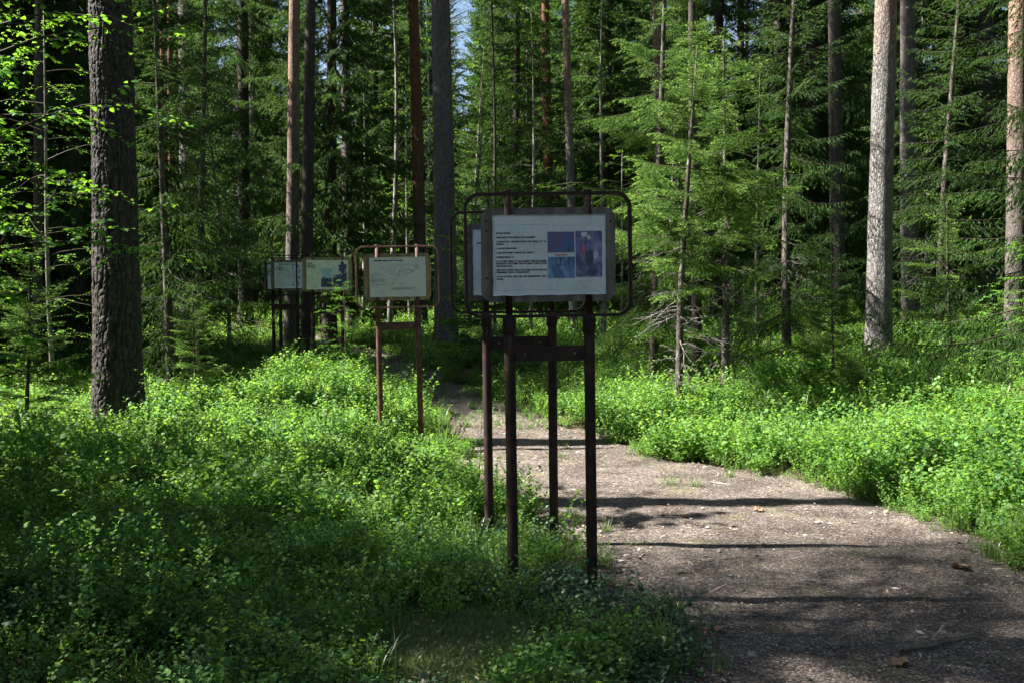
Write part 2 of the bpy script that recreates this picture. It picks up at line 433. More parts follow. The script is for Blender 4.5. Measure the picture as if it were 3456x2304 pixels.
# ---------------------------------------------------------------- plant meshes
def bilberry(seed, h=0.36, stems=15, spread=0.17, leaf=0.021, mats=('bilberry', 'twig'), per=1.0):
    r = np.random.default_rng(seed); mb = MB()
    P = []; D = []; Nn = []; L = []
    for s in range(stems):
        a = r.uniform(0, 2 * math.pi); rad = spread * math.sqrt(r.uniform(0, 1))
        b = np.array([math.cos(a) * rad * .6, math.sin(a) * rad * .6, -0.03])
        hh = h * r.uniform(.55, 1.1)
        lean = np.array([math.cos(a), math.sin(a), 0]) * r.uniform(.05, .5) * hh + r.normal(0, .05, 3) * [1, 1, 0]
        k = 6; t = np.linspace(0, 1, k)[:, None]
        pts = b + lean * t ** 1.5 + np.array([0, 0, 1]) * hh * t + r.normal(0, .008, (k, 3)) * t
        tube(mb, pts, np.linspace(.0022, .0009, k), 3, 1)
        twigs = [(pts, .4)]
        for q in range(r.integers(2, 5)):
            i = r.integers(1, k - 1); st = pts[i] + (pts[i + 1] - pts[i]) * r.uniform(0, 1)
            az = r.uniform(0, 2 * math.pi); ln = hh * r.uniform(.25, .5)
            dd = np.array([math.cos(az) * .7, math.sin(az) * .7, r.uniform(.45, .95)])
            kk = 4; tt = np.linspace(0, 1, kk)[:, None]
            tp = st + dd * ln * tt + r.normal(0, .006, (kk, 3)) * tt
            tube(mb, tp, np.linspace(.0014, .0007, kk), 3, 1)
            twigs.append((tp, .1))
        for tp, t0 in twigs:
            ln = np.linalg.norm(np.diff(tp, axis=0), axis=1).sum() * (1 - t0)
            n = max(3, int(ln / .017 * per))
            tt = np.linspace(t0, 1, n) * (len(tp) - 1)
            i = np.minimum(tt.astype(int), len(tp) - 2); f = (tt - i)[:, None]
            p = tp[i] * (1 - f) + tp[i + 1] * f
            ax = unit(tp[i + 1] - tp[i])
            az = (np.arange(n) % 2) * math.pi + r.uniform(0, 6.28) + r.normal(0, .5, n)
            d = np.stack([np.cos(az), np.sin(az), r.uniform(-.15, .5, n)], 1) + ax * .45
            nn = np.stack([r.normal(0, .35, n), r.normal(0, .35, n), np.ones(n)], 1)
            P.append(p); D.append(d); Nn.append(nn); L.append(leaf * r.uniform(.55, 1.3, n))
    P = np.concatenate(P); D = np.concatenate(D); Nn = np.concatenate(Nn); L = np.concatenate(L)
    leaves(mb, P, D, Nn, L, L * .66, 0)
    return mb.mesh('bilberry_%d' % seed, mats)
def spruce_parts(seed, h, r0, cb, L0, fine, step=.28, per=5, droop=1.0, bend=.12, dead=(0, 0), tipw=0.0, gap=0.0, sliver=(.021, .06, .12, .018, .030)):
    """Norway spruce: trunk, crown of drooping sprays, dead lower twigs. Returns three MBs."""
    r = np.random.default_rng(seed); tr, cr, dd = MB(), MB(), MB()
    k = 16; t = np.linspace(0, 1, k)
    bx = bend * np.sin(t * 3 + r.uniform(0, 6)) - bend * math.sin(r.uniform(0, .1)); by = bend * np.sin(t * 2.3 + r.uniform(0, 6))
    pts = np.stack([(bx - bx[0]), (by - by[0]), t * h - .25 * (t == 0)], 1)
    rad = r0 * (1 - t) ** .85 + .008; rad[0] *= 1.35
    tube(tr, pts, rad, 12 if r0 > .08 else 7, 0, True)
    buf = [[], [], [], [], []]
    def keep(pp, dn, L_, W_, tp):
        n_ = len(pp); buf[0].append(pp); buf[1].append(dn); buf[2].append(np.broadcast_to(L_, (n_,))); buf[3].append(np.broadcast_to(W_, (n_,))); buf[4].append(np.broadcast_to(tp, (n_,)))
    def onaxis(z): return np.array([np.interp(z, pts[:, 2], pts[:, 0]), np.interp(z, pts[:, 2], pts[:, 1]), z])
    z = cb
    while z < h - .1:
        u = z / h
        nb = per + r.integers(-1, 2) if z < h - .8 else 4
        az0 = r.uniform(0, 6.28)
        for b in range(nb):
            if r.uniform() < gap: continue
            az = az0 + b * 6.283 / nb + r.normal(0, .35); zz = z + r.uniform(-.5, .5) * step
            L = (L0 * (1 - u) ** .75 + .12) * r.uniform(.5, 1.2)
            if zz > h - .25: L = min(L, .25)
            out = np.array([math.cos(az), math.sin(az), 0]); side = np.array([-out[1], out[0], 0])
            s0 = (-.55 * droop * (1 - u) ** .7 + .75 * u ** 1.6) + r.normal(0, .17); s1 = (.34 * droop * (1 - u)) + r.normal(0, .05)
            kk = 7; tt = np.linspace(0, 1, kk)
            sp = onaxis(zz) + out * (L * tt)[:, None] + np.array([0, 0, 1]) * (L * (s0 * tt + s1 * tt ** 2))[:, None] + side * (r.normal(0, .06) * L * tt ** 2)[:, None]
            tube(cr, sp, np.linspace(.004 + .004 * L, .0022, kk), 3, 1)
            n = max(4, int(L / (.042 if fine else .07)))
            for ti in np.linspace(.14 if L < 1.2 else .2, 1.0, n):
                i = min(int(ti * (kk - 1)), kk - 2); f = ti * (kk - 1) - i
                p = sp[i] * (1 - f) + sp[i + 1] * f; fw = unit(sp[i + 1] - sp[i])
                for sgn in ((-1, 1) if ti < .99 else (0,)):
                    ln = ((.46 if fine else .38) * L * (1.05 - ti) * min(1, ti * 3) + .07) * r.uniform(.6, 1.2) if sgn else .12
                    hang = -r.uniform(.25, 1.15) * droop * (1 - .6 * u) * (1.2 - .6 * ti)
                    d = unit(fw * r.uniform(.55, .95) + side * sgn * r.uniform(.6, 1) + np.array([0, 0, hang]))
                    d2 = unit(d + np.array([0, 0, -.35 * droop * (1 - u)]))
                    q = np.linspace(0, 1, 5)[:, None]; tw = p + d * ln * q + (d2 - d) * ln * .6 * q ** 2
                    tipv = 0.0
                    if fine:
                        axes = [tw]
                        nsub = int(ln / .045)
                        for ks in range(nsub):
                            f2 = (ks + .6) / (nsub + .3); s2 = tw[0] + (tw[-1] - tw[0]) * f2
                            l2 = min(.13, ln * .5) * (1.1 - f2) + .03
                            ds = unit(d * .8 + np.cross(d, [0, 0, 1]) * (1 if ks % 2 else -1) * .75 + np.array([0, 0, -.15 * droop]))
                            axes.append(s2 + ds * l2 * np.linspace(0, 1, 3)[:, None])
                        for ax in axes:
                            la = np.linalg.norm(ax[-1] - ax[0]); m = max(4, int(la / .0066))
                            f3 = np.sort(r.uniform(0, 1, m)); pp = ax[0] + (ax[-1] - ax[0]) * f3[:, None]
                            a_ = unit(ax[-1] - ax[0]); rd = rdir(r, m, -.55, 1.0)
                            dn = a_ * .75 + unit(rd - (rd @ a_)[:, None] * a_) * .8
                            tp = np.clip((f3 - .4) * 1.9, 0, 1) * (.5 + .5 * (ti > .6)) * tipw * min(1.0, .3 + ti) * r.uniform(.5, 1)
                            keep(pp, dn, r.uniform(.020, .030, m), .0085, tp)
                    else:
                        m = max(3, int(ln / sliver[0])); f3 = r.uniform(0, 1, m)
                        pp = tw[0] + (tw[-1] - tw[0]) * f3[:, None]; rd = rdir(r, m, -1, .6)
                        dn = d2 * .9 + rd * .75 + np.array([0, 0, -.35 * droop * (1 - u)])
                        keep(pp, dn, r.uniform(sliver[1], sliver[2], m), r.uniform(sliver[3], sliver[4], m), 0.0)
        z += step * (1 - .35 * u) * r.uniform(.8, 1.2)
    pp = np.concatenate(buf[0]); leaves(cr, pp, np.concatenate(buf[1]), rdir(r, len(pp)), np.concatenate(buf[2]), np.concatenate(buf[3]), 0, np.concatenate(buf[4]), shape=3)
    for q in range(dead[0]):
        zz = r.uniform(.35, dead[1]); az = r.uniform(0, 6.28); out = np.array([math.cos(az), math.sin(az), 0])
        L = r.uniform(.12, .75) * (1 if zz > .8 else .6); kk = 6; tt = np.linspace(0, 1, kk)[:, None]
        sp = onaxis(zz) + out * L * tt + np.array([0, 0, 1]) * L * (r.uniform(-.45, .15) * tt + r.uniform(-.35, .2) * tt ** 2) + r.normal(0, .02, (kk, 3)) * tt
        tube(dd, sp, np.linspace(.006 + .006 * L, .0022, kk), 3)
        for s in range(int(L * 16)):
            i = r.integers(1, kk - 1); a2 = az + r.choice([-1, 1]) * r.uniform(.4, 1.1)
            l2 = L * r.uniform(.12, .4); d = np.array([math.cos(a2), math.sin(a2), r.uniform(-.8, .2)])
            e = sp[i] + d * l2 * np.linspace(0, 1, 3)[:, None] + r.normal(0, .012, (3, 3)) * [[0], [1], [1]]
            tube(dd, e, np.linspace(.004, .0018, 3), 3)
    return tr, cr, dd
def birch_parts(seed, h, r0, cb, spread, nbr, leaf=.042, bend=.25, sub=7, per=9, shape=4, spray=.55):
    r = np.random.default_rng(seed); tr, cr = MB(), MB()
    k = 14; t = np.linspace(0, 1, k)
    ph = r.uniform(0, 6, 2)
    bx = bend * (np.sin(t * 4 + ph[0]) - math.sin(ph[0])) * .6; by = bend * (np.sin(t * 3 + ph[1]) - math.sin(ph[1])) * .6
    pts = np.stack([bx, by, t * h - .2 * (t == 0)], 1)
    tube(tr, pts, r0 * (1 - t) ** .8 + .006, 8, 0, True)
    P = []; D = []; Nn = []
    for b in range(nbr):
        u = cb / h + (1 - cb / h) * (b + r.uniform(0, 1)) / nbr
        zz = u * h; o = np.array([np.interp(zz, pts[:, 2], pts[:, 0]), np.interp(zz, pts[:, 2], pts[:, 1]), zz])
        az = b * 2.4 + r.normal(0, .4); out = np.array([math.cos(az), math.sin(az), 0]); side = np.array([-out[1], out[0], 0])
        w = (u - cb / h) / (1 - cb / h)
        L = spread * (0.35 + .9 * math.sin(math.pi * min(1, w * .85 + .12))) * r.uniform(.6, 1.15)
        kk = 6; tt = np.linspace(0, 1, kk)[:, None]; up = r.uniform(.15, .7)
        sp = o + out * L * tt + np.array([0, 0, 1]) * L * (up * tt - .35 * tt ** 2) + side * r.normal(0, .15) * L * tt ** 2 + r.normal(0, .02, (kk, 3)) * tt
        tube(cr, sp, np.linspace(.004 + .006 * L, .002, kk), 3, 1)
        for s in range(sub):
            f = r.uniform(.2, 1.0); i = min(int(f * (kk - 1)), kk - 2); g_ = f * (kk - 1) - i
            p0 = sp[i] * (1 - g_) + sp[i + 1] * g_
            a2 = az + r.normal(0, .9); l2 = L * r.uniform(.15, .42) * spray / .55
            d = np.array([math.cos(a2), math.sin(a2), r.uniform(-.45, .35)])
            e = p0 + d * l2 * np.linspace(0, 1, 4)[:, None] + r.normal(0, .015, (4, 3)) * np.array([0, .5, 1, 1])[:, None] + np.array([0, 0, -1]) * (.12 * l2 * np.linspace(0, 1, 4) ** 2)[:, None]
            tube(cr, e, np.linspace(.0025, .001, 4), 3, 1)
            n = per + r.integers(-2, 3); f4 = np.linspace(.1, 1, n); j = np.minimum((f4 * 3).astype(int), 2); g4 = (f4 * 3 - j)[:, None]
            pp = e[j] * (1 - g4) + e[j + 1] * g4
            aa = a2 + (np.arange(n) % 2 * 2 - 1) * r.uniform(.6, 1.3, n)
            P.append(pp); D.append(np.stack([np.cos(aa), np.sin(aa), r.uniform(-.7, .2, n)], 1)); Nn.append(np.stack([r.normal(0, .4, n), r.normal(0, .4, n), np.ones(n)], 1))
    P = np.concatenate(P); D = np.concatenate(D); Nn = np.concatenate(Nn)
    L = leaf * r.uniform(.65, 1.15, len(P))
    leaves(cr, P, D, Nn, L, L * .72, 0, shape=shape)
    return tr, cr
def pine_crown(seed, z0, z1, R, ntuft=250, per=46):
    r = np.random.default_rng(seed); cr = MB()
    for q in range(ntuft):
        u = r.uniform(0, 1); zz = z0 + (z1 - z0) * u; a = r.uniform(0, 6.28)
        rr = R * math.sin(math.pi * (0.15 + .8 * u)) * math.sqrt(r.uniform(.1, 1))
        c = np.array([math.cos(a) * rr, math.sin(a) * rr, zz + .25 * rr])
        if q % 2 == 0:
            o = np.array([0, 0, zz - .3 * rr]); tube(cr, o + (c - o) * np.linspace(0, 1, 4)[:, None] + r.normal(0, .05, (4, 3)) * [[0], [1], [1], [0]], np.linspace(.02 + .012 * rr, .008, 4), 4, 1)
        pp = c + r.normal(0, .24, (per, 3)) * [1, 1, .6]
        leaves(cr, pp, rdir(r, per, -.3, 1), rdir(r, per), r.uniform(.10, .2, per), .03, 0, shape=3)
    return cr
def pine_trunk(seed, pts_b, direction, length, r0, sides=20, segs=60, taper=.7, flare=.25, bend=.05):
    r = np.random.default_rng(seed); t = np.linspace(0, 1, segs)
    d = unit(np.asarray(direction, float))
    ph = r.uniform(0, 6, 3)
    off = np.stack([np.sin(t * 9 + ph[0]) - math.sin(ph[0]), np.sin(t * 7 + ph[1]) - math.sin(ph[1]), t * 0], 1) * bend
    P = np.asarray(pts_b, float) + d * (t * length)[:, None] + off * t[:, None] ** .7
    rad = r0 * (1 - taper * t) * (1 + flare * np.exp(-t * length / .35))
    mb = MB(); tube(mb, P, rad, sides, 0, True)
    V = mb.v[0]; C = np.repeat(P, sides, 0)
    n = segs * sides; dv = V[:n] - C
    nz = vnoise(np.arctan2(dv[:, 1], dv[:, 0]) * 2.2, C[:, 2] * 2.5, seed)
    V[:n] = C + dv * (1 + .10 * (nz - .5))[:, None]
    mb.v[0] = V
    return mb

# ---- shared plant kinds
SPR_BIG = [spruce_parts(101, 19, .17, 1.8, 2.6, False, .34, 6, 1.25), spruce_parts(102, 16, .14, 1.2, 2.3, False, .32, 6, 1.1), spruce_parts(103, 21, .2, 3.0, 2.8, False, .36, 6, 1.4)]
MEDIUM = (.011, .03, .055, .008, .013)
SPR_MID = [spruce_parts(111, 8.5, .075, .7, 1.6, False, .28, 5, 1.25, dead=(26, 2.2), sliver=MEDIUM, gap=.15), spruce_parts(112, 6.0, .055, .5, 1.3, False, .24, 5, 1.1, dead=(18, 1.4), sliver=MEDIUM, gap=.15),
           spruce_parts(113, 13, .13, 1.0, 2.4, False, .36, 5, 1.2, dead=(40, 3), sliver=(.012, .03, .06, .009, .015), gap=.12)]
SPR_FINE = [spruce_parts(121, 7.4, .060, 1.5, 1.55, True, .40, 4, 1.25, .1, (36, 2.7), .8, .12),
            spruce_parts(122, 2.6, .024, .45, .85, True, .24, 4, .45, .04, (10, .8), .9, .05),
            spruce_parts(123, 4.5, .046, 1.9, 1.3, True, .29, 4, 1.0, .08, (44, 2.5), 1.0, .05)]
BIR = [birch_parts(131, 9, .055, 1.6, 1.5, 46), birch_parts(132, 6.5, .04, .8, 1.35, 40), birch_parts(133, 12, .075, 3.0, 1.7, 52)]
PINE_CR = [pine_crown(141, 10.5, 18, 2.4), pine_crown(142, 12, 20, 2.2)]
def part_mesh(mb, name, mats, smooth=False, tips=False):
    return mb.mesh(name, mats, smooth, tips) if mb.n else None
ME = {}
for nm, lst, fine in (('spruce_big', SPR_BIG, 0), ('spruce_mid', SPR_MID, 0), ('spruce_fine', SPR_FINE, 1)):
    for i, (tr, cr, dd) in enumerate(lst):
        ME[nm, i] = (tr.mesh(nm + '_trunk', ['bark_lichen' if (fine or nm == 'spruce_mid') else 'bark_spruce'], True),
                     cr.mesh(nm + '_crown', ['needle' if fine else 'needle_far', 'twig'], False, True), part_mesh(dd, nm + '_dead', ['deadwood']))
for i, (tr, cr) in enumerate(BIR):
    ME['birch', i] = (tr.mesh('birch_trunk', ['bark_birch'], True), cr.mesh('birch_crown', ['birch_leaf', 'twig']), None)
for i, cr in enumerate(PINE_CR):
    ME['pine_crown', i] = cr.mesh('pine_crown', ['pine_needle', 'bark_red'])

def whole(tr, cr, name, mats):
    mb = MB(); mb.merge(tr, 2); mb.merge(cr, 0); return mb.mesh(name, mats)
COARSE = (.040, .10, .18, .035, .060)
FAR = [spruce_parts(161, 19, .17, 1.2, 2.7, False, .36, 6, 1.3, sliver=COARSE), spruce_parts(162, 16, .14, .8, 2.4, False, .34, 6, 1.15, sliver=COARSE), spruce_parts(163, 21, .2, 2.0, 2.9, False, .38, 6, 1.4, sliver=COARSE)]
WOOD = [whole(FAR[0][0], FAR[0][1], 'wood_a', ['needle_far', 'twig', 'bark_spruce']),
        whole(FAR[1][0], FAR[1][1], 'wood_b', ['needle_far', 'twig', 'bark_spruce']),
        whole(FAR[2][0], FAR[2][1], 'wood_c', ['needle_far', 'twig', 'bark_spruce']),
        whole(BIR[0][0], BIR[0][1], 'wood_d', ['birch_leaf', 'twig', 'bark_birch']),
        whole(BIR[2][0], BIR[2][1], 'wood_e', ['birch_leaf', 'twig', 'bark_birch']),
        whole(pine_trunk(150, (0, 0, -.2), (0, 0, 1), 19, .16, 10, 24), PINE_CR[0], 'wood_f', ['pine_needle', 'bark_red', 'bark_grey']),
        whole(pine_trunk(151, (0, 0, -.2), (0, 0, 1), 20.5, .19, 10, 24), PINE_CR[1], 'wood_g', ['pine_needle', 'bark_red', 'bark_grey']),
        whole(SPR_MID[0][0], SPR_MID[0][1], 'wood_h', ['needle_far', 'twig', 'bark_lichen'])]

def plant(kind, idx, name, label, cat, x, y, rotz=0, scale=1.0, group=None, lean=(0, 0), sink=0.05):
    t = thing(name, label, cat, (x, y, hz(x, y) - sink), rotz, group, scale)
    t.rotation_euler = (lean[0], lean[1], rotz)
    tr, cr, dd = ME[kind, idx]
    obj('trunk', tr, t); obj('crown', cr, t)
    if dd is not None:
        o = obj('dead_branches', dd, t); o['kind'] = 'stuff'
    return t
def pine(label, u_base, u_top, d, width_px, mat, seed, name='pine_tree', cat='tree', length=21, crown=None, crown_scale=1.0, sides=20, taper=.7, flare=.25, group=None, bend=.05):
    """Tall stem standing at depth d, through the pixel columns u_base (at eye level) and u_top (top of frame)."""
    a = at(u_base, 1008, d); b = at(u_top, 0, d)
    sl = (b[0] - a[0]) / (b[2] - a[2])
    x = a[0] - sl * CAM_H
    z = hz(x, d)
    x += sl * z
    r0 = width_px * d / F / 2
    t = thing(name, label, cat, (x, d, z), 0, group)
    mb = pine_trunk(seed, (0, 0, -.15), (sl, 0, 1), length, r0, sides, 60, taper, flare, bend)
    obj('trunk', mb.mesh('trunk', [mat], True), t)
    if crown is not None:
        c = obj('crown', ME['pine_crown', crown], t, (sl * 15 * crown_scale, 0, 0), (0, 0, seed), (crown_scale,) * 3)
    return t
# ---------------------------------------------------------------- the rugged pine at the left, bark plates modelled in relief
def rugged_trunk(r0, height):
    ns, nv = 150, 480
    zz = np.concatenate([np.linspace(-.2, 5.6, nv - 30), np.linspace(5.8, height, 30)])
    th = np.arange(ns) * 2 * math.pi / ns
    Z, T = np.meshgrid(zz, th, indexing='ij')
    rad = r0 * (1 - .035 * np.clip(Z, 0, 99)) * (1 + .30 * np.exp(-np.clip(Z, 0, 99) / .45))
    def cells(a, b, seed, na):
        ai = np.floor(a); bi = np.floor(b); f1 = np.full(a.shape, 9.); f2 = np.full(a.shape, 9.); cid = np.zeros(a.shape)
        for da in (-1, 0, 1):
            for db in (-1, 0, 1):
                ca, cb = ai + da, bi + db
                caw = np.mod(ca, na)
                j1 = vnoise(caw * 7.13 + .5, cb * 3.7 + .5, seed); j2 = vnoise(caw * 5.3 + 11.5, cb * 9.1 + .5, seed + 1)
                dist = np.hypot(ca + .1 + .8 * j1 - a, cb + .1 + .8 * j2 - b)
                nearer = dist < f1
                f2 = np.where(nearer, f1, np.minimum(f2, dist)); cid = np.where(nearer, j1, cid); f1 = np.where(nearer, dist, f1)
        return f2 - f1, cid
    aa = T / (2 * math.pi) * 24 + 1.5 * vnoise(T * 2.5, Z * 2.6, 12) + .8 * vnoise(T * 6, Z * 7, 13) + .3 * vnoise(T * 16, Z * 20, 14)
    ridge = np.abs(2 * (aa - np.floor(aa)) - 1)
    row = np.floor(aa); brk = Z * 5.0 + 7.3 * vnoise(row * 1.7 + .5, row * 0 + .5, 15) + .9 * vnoise(T * 12, Z * 9, 16)
    bk = np.abs(2 * (brk - np.floor(brk)) - 1); lvl = vnoise(row + .5, np.floor(brk) + .5, 17)
    e2, c2 = cells(T / (2 * math.pi) * 50 + .9 * vnoise(T * 9, Z * 12, 14), Z * 13, 33, 50)
    furrow = sstep(.02, .42, ridge) * (.35 + .65 * sstep(.02, .25, bk))
    disp = .024 * furrow * (.45 + .8 * lvl) + .008 * sstep(.02, .3, e2) * c2 + .008 * vnoise(T * 30, Z * 40, 8) + .012 * vnoise(T * 3, Z * 2.5, 9)
    R = rad - .02 + disp
    sway = .03 * np.sin(Z * .7)
    X = R * np.cos(T) + sway; Y = R * np.sin(T)
    V = np.stack([X, Y, Z], -1).reshape(-1, 3)
    i = np.arange(nv - 1)[:, None] * ns; j = np.arange(ns)[None]; k = (j + 1) % ns
    Tn = np.concatenate([np.stack([i + j, i + k, i + ns + k], -1).reshape(-1, 3), np.stack([i + j, i + ns + k, i + ns + j], -1).reshape(-1, 3)])
    mb = MB(); mb.add(V, Tn)
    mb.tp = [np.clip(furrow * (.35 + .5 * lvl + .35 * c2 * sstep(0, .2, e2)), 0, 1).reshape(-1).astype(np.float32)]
    return mb
def rugged_material():
    m, nt, out = new_mat('rugged_bark_relief')
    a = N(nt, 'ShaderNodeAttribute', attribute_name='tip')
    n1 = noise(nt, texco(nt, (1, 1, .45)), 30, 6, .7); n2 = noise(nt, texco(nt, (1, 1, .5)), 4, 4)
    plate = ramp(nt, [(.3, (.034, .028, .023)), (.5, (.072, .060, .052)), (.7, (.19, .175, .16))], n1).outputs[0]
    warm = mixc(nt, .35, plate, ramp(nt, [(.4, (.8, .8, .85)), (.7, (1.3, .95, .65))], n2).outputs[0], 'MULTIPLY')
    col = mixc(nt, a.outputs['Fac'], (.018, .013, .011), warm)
    p = N(nt, 'ShaderNodeBsdfPrincipled', inp={'Roughness': .72}); p.inputs['Specular IOR Level'].default_value = .4
    nt.links.new(col, p.inputs['Base Color'])
    bp = N(nt, 'ShaderNodeBump', inp={'Strength': 1.0, 'Distance': .02}); nt.links.new(n1, bp.inputs['Height']); nt.links.new(bp.outputs[0], p.inputs['Normal'])
    nt.links.new(p.outputs[0], out.inputs[0])
    return m
pt = at(392, 1008, 11.3)
t = thing('pine_tree', 'thickest pine with rugged plated bark standing left of the signs', 'tree', (pt[0], 11.3, hz(pt[0], 11.3)), 0.4)
t.rotation_euler = (0, math.radians(-.35), 1.5)
obj('trunk', rugged_trunk(.252, 20).mesh('rugged_trunk', [rugged_material()], True, True), t)
obj('crown', ME['pine_crown', 1], t, (0, 0, 0), (0, 0, 1), (.85, .85, 1.05))
for q in range(4):
    mbt = MB()
    aa = rng.uniform(-2.6, -.6); o_ = np.array([math.cos(aa) * .27, math.sin(aa) * .27, .28 + .1 * q])
    tube(mbt, o_ + np.array([math.cos(aa), math.sin(aa), .35]) * .28 * np.linspace(0, 1, 5)[:, None] + rng.normal(0, .02, (5, 3)), np.linspace(.006, .002, 5), 4)
    obj('dead_twig', mbt.mesh('dead_twig', ['deadwood']), t)

# ---------------------------------------------------------------- the other stems that can be told apart
pine('straight pine with pale tan upper trunk behind the two leftmost information boards', 984, 1003, 22, 47, 'bark_tan', 2, crown=0)
pine('slim pine with red-brown upper bark, left of the dark grey pine', 1420, 1400, 24, 46, 'bark_red', 3, crown=1)
pine('tall dark grey pine rising just left of the largest sign', 1504, 1482, 20, 80, 'bark_grey', 4, crown=0)
pine('brightly sunlit pine with pale lower bark and orange upper trunk on the right', 2966, 2984, 15, 86, 'bark_white', 5, crown=1, sides=40)
pine('dark pine with a pale foot close behind the brightly sunlit pine', 3074, 3062, 20, 60, 'bark_grey', 6, crown=0)
pine('dark slender spruce trunk left of the brightly sunlit pine', 2832, 2815, 21, 52, 'bark_spruce', 7, 'spruce_tree')
pine('pine with sunlit orange bark at the right edge of the picture', 3432, 3450, 14, 78, 'bark_tan', 8, crown=0)
pine('broad dim trunk in deep shade between the two sunlit right-hand pines', 3330, 3318, 24, 66, 'bark_spruce', 9, 'spruce_tree')
pine('dark shaded trunk above the young spruces right of centre', 2640, 2628, 26, 52, 'bark_spruce', 10, 'spruce_tree')
pine('thin pine with one pinkish sunlit side above the largest sign', 1934, 1914, 23, 30, 'bark_white', 11, crown=1, taper=.5)
pine('reddish pine half hidden by leaves, left of the thin pinkish pine', 1862, 1845, 32, 40, 'bark_red', 12, crown=0)
pine('broad grey shaded trunk just left of the thickest pine', 246, 214, 18, 80, 'bark_spruce', 13, 'spruce_tree')
pine('dim thick pine in shade right of the thickest pine', 640, 622, 29, 66, 'bark_grey', 14, crown=1)
pine('dark spruce trunk hugging the right side of the tan pine', 1036, 1040, 21.2, 44, 'bark_spruce', 15, 'spruce_tree')
pine('grey trunk with sunlit left side between the tan and the red-brown pine', 1186, 1160, 27, 42, 'bark_grey', 16, crown=0)
pine('pair of thin reddish pines high at upper left, left one', 548, 545, 30, 24, 'bark_red', 17)
pine('pair of thin reddish pines high at upper left, right one', 588, 572, 31, 24, 'bark_red', 18)
pine('dark thin trunk among leaves at the far left', 128, 135, 15, 34, 'bark_spruce', 19, 'spruce_tree')
pine('slim pale trunk behind the young spruces, right of the largest sign', 2232, 2222, 24, 34, 'bark_tan', 20, crown=1)
pine('thin pinkish trunk behind the young spruces, left of the dark shaded trunk', 2492, 2494, 25, 30, 'bark_white', 21)
pine('dark trunk close behind the pair of slender lichen-grey spruces', 2352, 2340, 16, 34, 'bark_spruce', 22, 'spruce_tree', length=14)
pine('thin bare dark stem between the dark grey pine and the lit spruces', 1668, 1660, 26, 14, 'bark_spruce', 23, 'spruce_tree', length=12)

# ---- spruces
def px(u, d): return (u - 1728) * d / F
plant('spruce_fine', 2, 'spruce_tree', 'slender lichen-grey spruce with bright green sprays right of the largest sign', 'tree', px(2298, 11.9), 11.9, 0.3, 1.0)
plant('spruce_fine', 2, 'spruce_tree', 'second slender spruce with knobbly grey dead twigs beside the first', 'tree', px(2447, 12.7), 12.7, 2.4, 1.05)
plant('spruce_fine', 0, 'spruce_tree', 'taller spruce with pale drooping sprays reaching above the largest sign', 'tree', px(2205, 14.0), 14.0, 4.4, 1.0)
plant('spruce_fine', 1, 'spruce_sapling', 'small bright spruce sapling at left edge before the grey trunk', 'sapling', px(78, 9.6), 9.6, 0.5, .78)
plant('spruce_fine', 1, 'spruce_sapling', 'pale green spruce sapling topping out behind the largest sign', 'sapling', px(1628, 17), 17, 1.5, 1.35)
plant('spruce_fine', 1, 'spruce_sapling', 'low spruce sapling with bare grey twigs below the brightly lit pine', 'sapling', px(2815, 12.6), 12.6, 2.5, .72)
plant('spruce_fine', 1, 'spruce_sapling', 'small shaded spruce sapling right of the brightly lit pine foot', 'sapling', px(3215, 13.2), 13.2, 3.9, .95)
plant('spruce_fine', 1, 'spruce_sapling', 'little spruce sapling just right of the thickest pine foot', 'sapling', px(660, 13.2), 13.2, 5.2, .62)
plant('spruce_mid', 0, 'spruce_tree', 'young dark spruce with thin brown trunk right of the thickest pine', 'tree', px(672, 15.2), 15.2, 2.6, .86)
plant('spruce_mid', 1, 'spruce_tree', 'thin young spruce nearest the right side of the thickest pine', 'tree', px(576, 14.0), 14.0, 2.2, 1.1)
plant('spruce_mid', 0, 'spruce_tree', 'dense young spruce between the lichen-grey spruces and the sunlit pine', 'tree', px(2660, 15.5), 15.5, 3.3, .95)
plant('spruce_mid', 1, 'spruce_tree', 'bushy young spruce beyond the brightly sunlit pine, right side', 'tree', px(3170, 17), 17, 4.0, 1.2)
plant('spruce_big', 0, 'spruce_tree', 'dark drooping spruce right of the tan pine above the boards', 'tree', px(1110, 23.5), 23.5, 0.4, .95)
plant('spruce_big', 2, 'spruce_tree', 'tall dark spruce left of the tan pine', 'tree', px(830, 25), 25, 1.9, .9)
plant('spruce_big', 1, 'spruce_tree', 'light green spruce far behind the largest sign, above its left half', 'tree', px(1745, 30), 30, 2.9, 1.0)
plant('spruce_mid', 2, 'spruce_tree', 'dark spruce with long drooping boughs entering from the right edge', 'tree', 6.6, 11.2, 1.1, 1.0)
plant('spruce_big', 0, 'spruce_tree', 'tall spruce with dark curtains of twigs behind the dark slender trunk', 'tree', px(2740, 23.5), 23.5, 3.7, 1.0)
plant('spruce_big', 2, 'spruce_tree', 'dark spruce behind the broad dim trunk at far right', 'tree', px(3240, 25), 25, 5.1, 1.0)
plant('spruce_big', 1, 'spruce_tree', 'dark spruce filling the gap behind the thickest pine', 'tree', px(440, 19.5), 19.5, .2, 1.05)
plant('spruce_big', 2, 'spruce_tree', 'shaded spruce at the far left behind the bright leaves', 'tree', px(60, 17.5), 17.5, 2.2, .9)
plant('spruce_big', 0, 'spruce_tree', 'dark spruce behind the young spruces, above the largest sign right corner', 'tree', px(2420, 24.5), 24.5, 1.2, .95)
